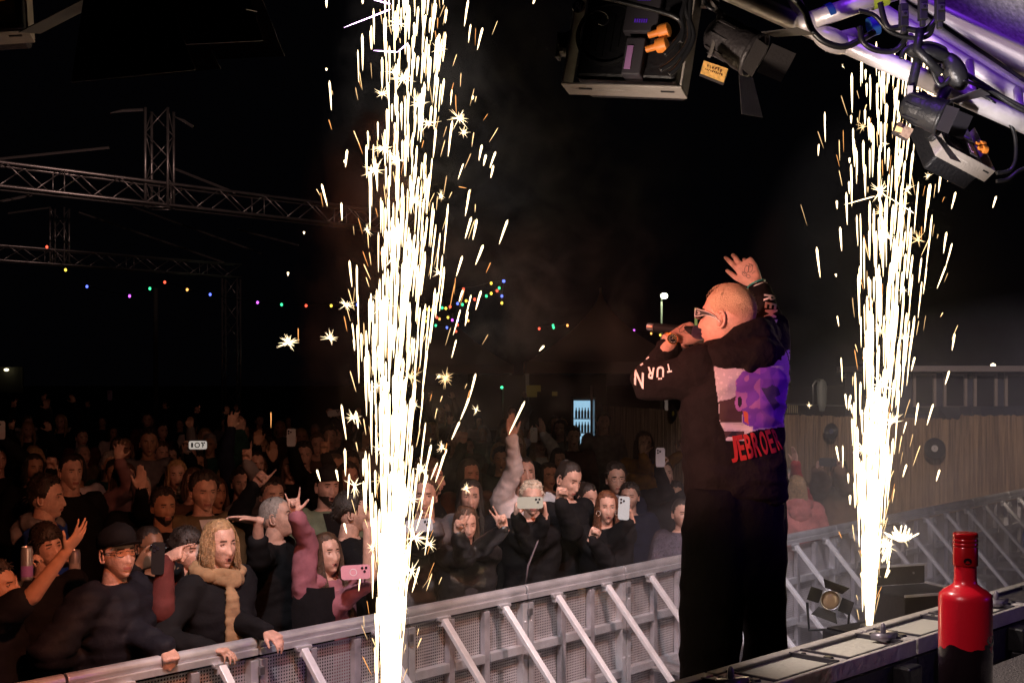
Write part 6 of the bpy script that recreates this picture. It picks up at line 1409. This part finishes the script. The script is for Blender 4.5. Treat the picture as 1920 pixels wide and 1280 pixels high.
person('smiling man in a dark cap, sage jacket and black turtleneck', X, Y, h, (1.1, 4.5), SKIN, 'buzz', HD, top=GRN, topname='sage_jacket', shirt=BKC, cap=(BKC, False), mouth=.7, seed=14, beard=HD)
X, Y, h = at(655, 922, 7.4)
person('man in a black tee stretching a bare forearm towards the fountain', X, Y, h, (9, 9), SKIN, 'short', HD, top=BKC, topname='tee_shirt', sleeve='short', hands=[H('R', 690, 985, 7.0, 'relaxed', dir=(1, 0, .1), pole=(0, 0, -1))], seed=15)
# --- right of the large fountain
X, Y, h = at(797, 892, 7.9)
person('man in a grey puffer jacket filming beside the large fountain', X, Y, h, (-.5, 4.4), SKIN, 'short', HB, top=mat('puffer_grey', (.085, .08, .085), .5, 0, .6, 14, .2, 14), topname='puffer_jacket', hands=[H('L', 815, 990, 7.4, 'grip', dir=(-.5, -.1, .5), palm=(-.3, -.5, 0), pole=(1, 0, -.6)), H('R', 772, 1000, 7.4, 'grip', pole=(-1, 0, -.6))], puff=.01, seed=16, disp=.012)
phone(P(786, 985, 7.2), (1, 0, .1), (.1, -1, .05), 'pale phone held sideways beside the large fountain', mat('case_pale', (.55, .58, .62), .35))
X, Y, h = at(800, 862, 8.9)
person('man with a pink-lit face looking right behind the grey puffer jacket', X, Y, h, (8, 8), SKIN, 'short', HB, top=BKC, seed=17)
X, Y, h = at(872, 948, 7.75)
person('long-haired woman in a black leather jacket making two victory signs', X, Y, h, (.8, 4.4), SKIN, 'long', HB, hlen=.42, fem=1, top=LEA, topname='leather_jacket', shirt=cloth('dark_grey_top', (.04, .038, .045)), hands=[H('R', 858, 1000, 7.3, 'peace', dir=(.25, -.1, .95), palm=(.2, -1, 0), pole=(-.8, .2, -.6)), H('L', 946, 990, 7.4, 'peace', dir=(-.35, -.1, .9), palm=(0, -1, 0), pole=(1, -.2, -.5))], seed=18, nod=-.1)
X, Y, h = at(878, 862, 10.3)
person('woman with long black hair in a brown coat behind the crackling spark', X, Y, h, (2.0, 6.0), SKIN, 'long', HD, hlen=.3, fem=1, top=BRN, topname='coat', seed=19)
X, Y, h = at(983, 857, 9.4)
person('cheering man in a pinkish white fleece raising one arm high', X, Y, h, None, SKIN, 'buzz', HD, mouth=1.0, top=PKW, topname='fleece', hands=[H('R', 960, 820, 9.1, 'flat', dir=(-.12, -.1, 1), palm=(.6, -.8, 0), pole=(-1, 0, -.3))], seed=20, nod=.15, fat=.15)
X, Y, h = at(997, 902, 8.6)
person('person with short platinum hair in a black hoodie filming with both hands', X, Y, h, (.4, 4.5), SKIN, 'short', HP, top=BKC, topname='hoodie', hands=[H('R', 967, 968, 8.25, 'grip', dir=(.1, 0, 1), palm=(1, -.2, 0), pole=(-.8, .2, -1)), H('L', 1022, 966, 8.25, 'grip', dir=(-.1, 0, 1), palm=(-1, -.2, 0), pole=(.8, .2, -1))], seed=21)
PB = PEOPLE[-1]
phone(P(994, 942, 8.12), (1, 0, .02), (-.05, -1, .1), 'large grey phone held sideways by the platinum-haired person', mat('case_sage', (.33, .36, .30), .3), .075, .165)
I = Matrix.LocRotScale(PB.location, PB.rotation_euler, None).inverted()
m = MB(); m.tube([P(1020, 975, 8.33), P(1010, 1010, 8.32), P(990, 1060, 8.33), P(985, 1100, 8.36)], .022, 6, 0, True, .3); m.xf(I); m.build('bag_strap', cloth('strap_grey', (.20, .16, .18)), PB, True)
e = illegible_marks(9, .034, 5); e.v = [tuple(P(996, 998, 8.34)+Vector((v[0], 0, v[1]+.3*v[0]*.35-(.0)))) for v in e.v]; e.xf(I); e.build('chest_print', mat('print_white_small', (.6, .55, .55), .7), PB)
m = MB(); c = P(1000, 973, 8.33); m.prism([c+Vector((.018*x, 0, .018*z)) for x, z in ((-1, .4), (-.5, .8), (0, .4), (.5, .8), (1, .4), (0, -.9))], (0, -.003, 0)); m.xf(I); m.build('heart_emblem', mat('heart_orange', (.5, .15, .05), .7), PB)
X, Y, h = at(1062, 866, 8.9)
person('woman with pulled-back dark hair in black looking down at her fist', X, Y, h, (3.0, 6.2), SKIN, 'bun', HD, fem=1, top=BKC, hands=[H('R', 1049, 938, 8.4, 'fist', dir=(.2, -.1, .9), palm=(.3, -1, 0), pole=(-.6, .2, -1))], seed=22, nod=-.3, tilt=-.1)
X, Y, h = at(1098, 905, 9.3)
person('person in a leopard-print jacket seen behind the woman with the fist', X, Y, h, (4, 5), SKIN, 'bun', HD, fem=1, top=LEO, topname='leopard_jacket', seed=23, nod=-.2)
X, Y, h = at(1027, 866, 11.0)
person('woman in glasses with dark hair left of the downward-looking woman', X, Y, h, (2.0, 6.2), SKIN, 'bob', HD, fem=1, glasses='clear', mouth=.3, top=BKC, seed=24)
X, Y, h = at(1046, 842, 12.4)
person('woman with a dark parting behind the glasses and bun heads', X, Y, h, (2.4, 6.2), SKIN, 'long', HD, fem=1, top=NV, seed=25)
X, Y, h = at(1012, 808, 13.6)
person('woman in mustard clapping with both hands above the crowd', X, Y, h, (2.0, 6.2), SKIN, 'long', HBL, fem=1, top=WHT, topname='white_knit', hands=[H('R', 990, 826, 13.2, 'flat', dir=(.2, 0, 1), palm=(1, -.3, 0)), H('L', 1018, 812, 13.2, 'flat', dir=(-.1, 0, 1), palm=(-.6, -.8, 0))], seed=26)
PEOPLE[-1]['label'] = 'woman in white knit holding both hands high, left of the fridge'
phone(P(1001, 815, 13.0), (0, 0, 1), (.1, -1, 0), 'white phone held up by the woman in white knit', mat('case_white', (.6, .58, .6), .35))
X, Y, h = at(1136, 920, 8.75)
person('woman with long auburn hair and hoop earrings holding up a phone', X, Y, h, (1.9, 4.6), SKIN, 'long', HR, hlen=.42, fem=1, mouth=.35, top=BKC, hands=[H('L', 1184, 975, 8.45, 'grip', dir=(-.35, -.1, .9), palm=(-.6, -.6, 0), pole=(1, -.2, -.6)), H('R', 1108, 1010, 8.4, 'fist', dir=(.3, 0, .6), pole=(-.7, 0, -.8))], seed=27, turn=-.2)
PB = PEOPLE[-1]; I = Matrix.LocRotScale(PB.location, PB.rotation_euler, None).inverted()
for x, y in ((1122, 962), (1157, 961)):
    m = MB(); c = P(x, y, 8.66); m.tube([c+Vector((.014*math.cos(a), .004*math.sin(a), .016*math.sin(a))) for a in [2*math.pi*k/16 for k in range(17)]], .0025, 5, 0, False); m.xf(I); m.build('hoop_earring', mat('hoop_silver', (.8, .75, .65), .2, .9), PB)
m = MB(); m.lathe(Vector((0, 0, .98)), [(.195, -.05), (.20, .0), (.195, .05)], 24); [None for _ in [0]]; m.v = [(v[0], v[1]*.78, v[2]) for v in m.v]; m.build('leopard_belt', LEO, PB, True)
phone(P(1170, 952, 8.3), (.05, 0, 1), (-.25, -1, .1), 'pale blue phone held upright by the auburn-haired woman', mat('case_blue_pale', (.42, .50, .52), .3))
X, Y, h = at(1154, 870, 10.1)
person('person with short dark hair, glasses and a patterned scarf', X, Y, h, (1.6, 5.0), SKIN, 'short', HD, glasses='clear', top=NV, scarf=cloth('scarf_grey', (.22, .2, .22)), seed=28, fem=1)
X, Y, h = at(1207, 808, 12.9)
person('dark-haired woman in a mustard coat holding both arms up', X, Y, h, (2.0, 5.5), SKIN, 'long', HD, hlen=.25, fem=1, top=YEL, topname='mustard_coat', hands=[H('R', 1205, 852, 12.4, 'open', dir=(.05, 0, 1), palm=(.2, -1, 0), pole=(-1, 0, -.7)), H('L', 1276, 852, 12.5, 'relaxed', dir=(.2, 0, 1), palm=(-.4, -.8, 0), pole=(1, 0, -.8))], seed=29)
X, Y, h = at(1245, 864, 10.6)
person('smiling woman in a black coat lifting a small pale phone', X, Y, h, (1.7, 5.0), SKIN, 'bun', HB, fem=1, mouth=.6, top=BKC, topname='coat', hands=[H('R', 1234, 878, 10.25, 'grip', dir=(.1, 0, 1), palm=(.6, -.6, 0), pole=(-.8, 0, -.8))], seed=30, nod=.2)
phone(P(1238, 857, 10.1), (0, 0, 1), (.1, -1, .1), 'small pale phone lifted by the smiling woman in the black coat', mat('case_lilac', (.55, .48, .52), .35))
X, Y, h = at(1277, 936, 9.35)
person('woman in a glittering sequin jacket half hidden by the trousers of the artist', X, Y, h, (2.4, 5.0), SKIN, 'bun', HD, fem=1, top=SEQ, topname='sequin_jacket', seed=31)
X, Y, h = at(1131, 772, 16.5)
person('tall man in dark clothes standing alone by the dark fence', X, Y, h, (2, 8), SKIN, 'short', HD, top=GRY, topname='grey_jacket', seed=32)
# --- right of the artist
X, Y, h = at(1478, 880, 11.4)
person('older woman with red-lit face at the right side of the artist', X, Y, h, (1.7, 6.0), SKIN, 'thin', HG, fem=1, top=cloth('red_top', (.42, .03, .04)), hood=PNK, hands=[H('L', 1490, 862, 11.0, 'flat', dir=(-.1, 0, 1), palm=(-.8, -.6, 0), pole=(1, 0, -.8))], seed=33)
X, Y, h = at(1494, 893, 10.75)
person('blonde child in a pink puffer coat seen from behind at the barrier', X, Y, h*1.0, (1.9, 18), SKIN, 'long', HBL, hlen=.25, fem=1, top=PNK, topname='pink_coat', hood=PNK, puff=.012, seed=34, turn=.3)
X, Y, h = at(1572, 862, 11.9)
person('man in a wide brown coat holding a phone up near the right fountain', X, Y, h, (1.9, 6.2), SKIN, 'short', HD, glasses='dark', beard=HD, fat=.5, top=cloth('brown_coat', (.16, .085, .05)), topname='coat', puff=.03, hands=[H('R', 1532, 880, 11.4, 'grip', dir=(.1, 0, 1), palm=(.8, -.4, 0), pole=(-.8, 0, -.8)), H('L', 1572, 878, 11.4, 'grip', dir=(-.1, 0, 1), palm=(-.8, -.4, 0), pole=(.8, 0, -.8))], seed=35)
phone(P(1552, 866, 11.2), (1, 0, -.03), (.05, -1, .1), 'dark phone held sideways by the man in the brown coat', MATS['case_black_matte'])
X, Y, h = at(1918, 945, 14.2)
person('person in a blue jacket at the right edge behind the barrier', X, Y, h, (2.4, 6.2), SKIN, 'short', HD, top=BLU, topname='blue_jacket', seed=36)
# --- second depth, placed one by one: x, top, depth, hair, hair colour, garment, hands, label
mid = [
 (62, 850, 10.6, 'bob', HD, BKC, [], 'dim dark-haired woman left of the large shaven man', 1),
 (97, 862, 10.2, 'bun', HB, BKC, [('R', 96, 880, 9.8, 'fist')], 'dim person with a fist at the cheek left of the shaven man', 0),
 (232, 868, 9.8, 'long', HB, cloth('floral_cloth', (.20, .10, .10)), [('R', 222, 862, 9.5, 'open')], 'woman in a floral sleeve raising one open hand', 1),
 (262, 888, 9.0, 'buzz', HG, BKC, [('L', 264, 918, 8.6, 'flat')], 'man in a grey cap with a hand beside his face', 0),
 (278, 805, 12.4, 'short', HD, GRY, [], 'man in a pale grey shirt turned to the right', 0),
 (330, 862, 10.2, 'long', HBL, BRN, [], 'blonde woman in brown looking right behind the olive jacket', 1),
 (352, 832, 12.0, 'short', HD, BKC, [('L', 352, 850, 11.6, 'grip')], 'man holding a bright-backed phone above the olive jacket', 0),
 (362, 878, 9.8, 'bob', HB, BRN, [], 'dim woman just left of the olive jacket head', 1),
 (404, 895, 9.4, 'long', HB, BKC, [], 'dim woman just right of the olive jacket head', 1),
 (452, 878, 9.9, 'short', HD, BKC, [], 'pink-cheeked man behind the grey-haired reaching man', 0),
 (480, 880, 9.2, 'bun', HB, GRY, [('R', 462, 865, 9.0, 'point')], 'woman in grey pointing upwards left of centre', 1),
 (446, 822, 12.5, 'short', HD, TEA, [('R', 437, 808, 12.2, 'relaxed'), ('L', 452, 806, 12.2, 'relaxed')], 'person in dark green with both hands overhead', 0),
 (493, 848, 11.4, 'bob', HD, BKC, [('R', 483, 832, 11.0, 'relaxed'), ('L', 512, 862, 11, 'flat')], 'person with one pale sleeve lifted beside the white phone', 0),
 (545, 848, 11.2, 'long', HB, BKC, [('L', 548, 835, 10.9, 'grip')], 'woman holding a white phone upright left of the fountain', 1),
 (569, 828, 11.6, 'short', HD, BKC, [], 'dim man in a dark shirt right of the upright white phone', 0),
 (594, 812, 13.2, 'long', HB, BRN, [], 'dim woman with brown hair above the sage jacket', 1),
 (628, 850, 10.6, 'buzz', HB, BKC, [('R', 608, 850, 10.2, 'point')], 'man pointing with an outstretched finger above the sage jacket', 0),
 (652, 865, 9.6, 'long', HD, BKC, [], 'dark long-haired woman beside the sage jacket', 1),
 (880, 900, 9.0, 'long', HD, BKC, [], 'dark-haired person behind the leather jacket woman', 1),
 (858, 800, 12.6, 'short', HB, BKC, [('L', 868, 830, 12.2, 'fist')], 'pink-lit man right of the fountain with a raised fist', 0),
 (940, 838, 12.0, 'short', HD, BKC, [], 'dim man half hidden by the raised fleece arm', 0),
 (966, 812, 12.4, 'bob', HBL, BKC, [], 'blonde woman behind the raised fleece arm', 1),
 (1075, 800, 15.0, 'short', HD, MAR, [], 'man in a maroon top in front of the fridge', 0),
 (1180, 905, 10.0, 'short', HD, NV, [], 'person in navy behind the pale blue phone', 0),
 (1268, 905, 10.8, 'short', HD, BKC, [], 'dark figure beside the back of the artist', 0),
 (1510, 905, 12.6, 'long', HBL, BRN, [], 'woman in brown just right of the blonde child', 1),
]
for i, (x, yt, Yd, hs_, hc_, tp, hh, lb, fm) in enumerate(mid):
    X, Y, h = at(x, yt, Yd)
    person(lb, X, Y, min(2.0, h), None, SKIN if i % 4 else SKINT, hs_, hc_, .3, .3*(i % 3), fm, .1*(i % 2), tp, 'top', hands=[dict(side=s, w=P(a, b, c), pose=p, dir=(.05, 0, 1), palm=(.1, -1, 0), pole=((-1 if s == 'R' else 1), 0, -.8)) for s, a, b, c, p in hh], seed=50+i, vox=.0085, cvox=.022, turn=random.uniform(-.3, .3))
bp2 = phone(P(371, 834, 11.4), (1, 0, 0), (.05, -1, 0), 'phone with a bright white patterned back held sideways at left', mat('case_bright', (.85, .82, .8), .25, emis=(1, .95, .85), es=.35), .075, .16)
m = MB(); m.lathe((-.004, -.006, .0), [(.016, 0), (.016, .001), (.024, .001), (.024, 0)], 24, (0, -1, 0)); m.bar((-.05, -.0065, -.02), (-.05, -.0065, .02), .018, .001, up=(0, 1, 0)); m.bar((.045, -.0065, -.02), (.045, -.0065, .02), .008, .001, up=(0, 1, 0)); m.build('pattern', BLK, bp2)
phone(P(546, 820, 10.8), (0, 0, 1), (0, -1, .1), 'white phone held upright left of the large fountain', mat('case_white', (.6, .58, .6), .35), .075, .15)
phone(P(626, 774, 15), (1, 0, .1), (0, -1, .1), 'small white phone held high beside the large fountain', MATS['case_white'])
phone(P(1, 806, 10.6), (0, 0, 1), (.2, -1, .1), 'white phone held up at the left edge', MATS['case_white'])
phone(P(206, 741, 20), (0, 0, 1), (0, -1, .1), 'small violet-backed phone lifted far back at left', mat('case_violet', (.25, .2, .35), .35))
X, Y, h = at(-6, 835, 11.0)
person('person at the left edge holding up a white phone', X, Y, h, None, SKIN, 'short', HD, top=BKC, hands=[H('L', 0, 820, 10.8, 'grip', dir=(0, 0, 1), palm=(-.5, -.8, 0))], seed=90, vox=.0085, cvox=.022)
X, Y, h = at(618, 800, 15.4)
person('person lifting a small white phone beside the fountain in the back rows', X, Y, min(h, 2.0), None, SKIN, 'short', HD, top=BKC, hands=[H('L', 624, 784, 15.2, 'grip', dir=(0, 0, 1), palm=(-.5, -.8, 0))], seed=91, vox=.0085, cvox=.022)
# --- dim rear crowd: prototypes copied into rows
protos = []
HL = lambda side, x, y, z, pose='open': dict(side=side, l=(x, y, z), pose=pose, pole=((1 if side == 'R' else -1), 0, -.6))
specs = [('short', HD, BKC, [], 0, 'dark'), ('long', HB, GRY, [], 1, 'grey'), ('buzz', HD, NV, [HL('R', .25, .2, 1.95)], 0, 'navy'), ('bob', HBL, BRN, [], 1, 'brown'), ('short', HB, GRY, [HL('L', -.2, .25, 1.9, 'relaxed')], 0, 'grey'), ('bun', HD, MAR, [], 1, 'maroon'),
         ('short', HG, TEA, [], 0, 'green'), ('long', HBL, BKC, [HL('R', .2, .2, 1.95, 'peace'), HL('L', -.22, .2, 1.92)], 1, 'dark'), ('thin', HG, OLV, [], 0, 'olive'), ('bob', HD, PKW, [], 1, 'pale')]
rnd = random.Random(21); rows = []
for Yr, n_, x0, x1, nm in ((10.9, 8, 10, 690, 'nearest'), (12.6, 9, 25, 700, 'second'), (14.6, 11, 10, 980, 'third'), (17, 13, 20, 1080, 'fourth'), (20, 14, 10, 1090, 'fifth'), (24, 15, 20, 1080, 'farthest')):
    for q in range(n_):
        x = x0+(x1-x0)*(q+.5)/n_+rnd.uniform(-14, 14)
        if any(abs(x-m_[0]) < 15 and abs(Yr-m_[2]) < 1.6 for m_ in mid): continue
        rows.append((x, Yr+rnd.uniform(-.6, .6), nm))
cnt = {}
order = sorted(range(len(rows)), key=lambda i: (rows[i][2], rows[i][0]))
num = ['first', 'second', 'third', 'fourth', 'fifth', 'sixth', 'seventh', 'eighth', 'ninth', 'tenth', 'eleventh', 'twelfth', 'thirteenth', 'fourteenth', 'fifteenth']
hn = {'short': 'short hair', 'long': 'long hair', 'buzz': 'cropped hair', 'bob': 'bobbed hair', 'bun': 'tied-up hair', 'thin': 'thin hair'}
sides = {True: 'left', False: 'right'}
made = {}
for i in order:
    x, Yr, nm = rows[i]; cnt[nm] = cnt.get(nm, 0)+1; j = rnd.randrange(10)
    hs_, hc_, tp, hh, fm, colr = specs[j]
    lb = 'dim person with %s and %s clothes, %s from left in the %s rear row' % (hn[hs_], colr, num[cnt[nm]-1], nm)
    X = px(x, Yr)
    if j not in made:
        r_, _, _ = person(lb, X, Yr, 1.75, None, SKIN if j % 3 else SKINT, hs_, hc_, .25, .3*(j % 2), fm, .1*(j % 3), tp, 'top', hands=hh, seed=100+j, vox=.010, cvox=.025, group='dim people in the rear rows of the crowd'); made[j] = r_
    else:
        r_ = copy_tree(made[j]); r_['label'] = lb
    k = rnd.uniform(.93, 1.07); r_.location = (X, Yr, 0); r_.scale = (k, k, k); r_.rotation_euler = (0, 0, math.atan2(-(1.1-X), 4.6-Yr)+rnd.uniform(-.45, .45))
for o in list(bpy.data.objects):
    if o.type == 'MESH' and o.users == 0: bpy.data.objects.remove(o)
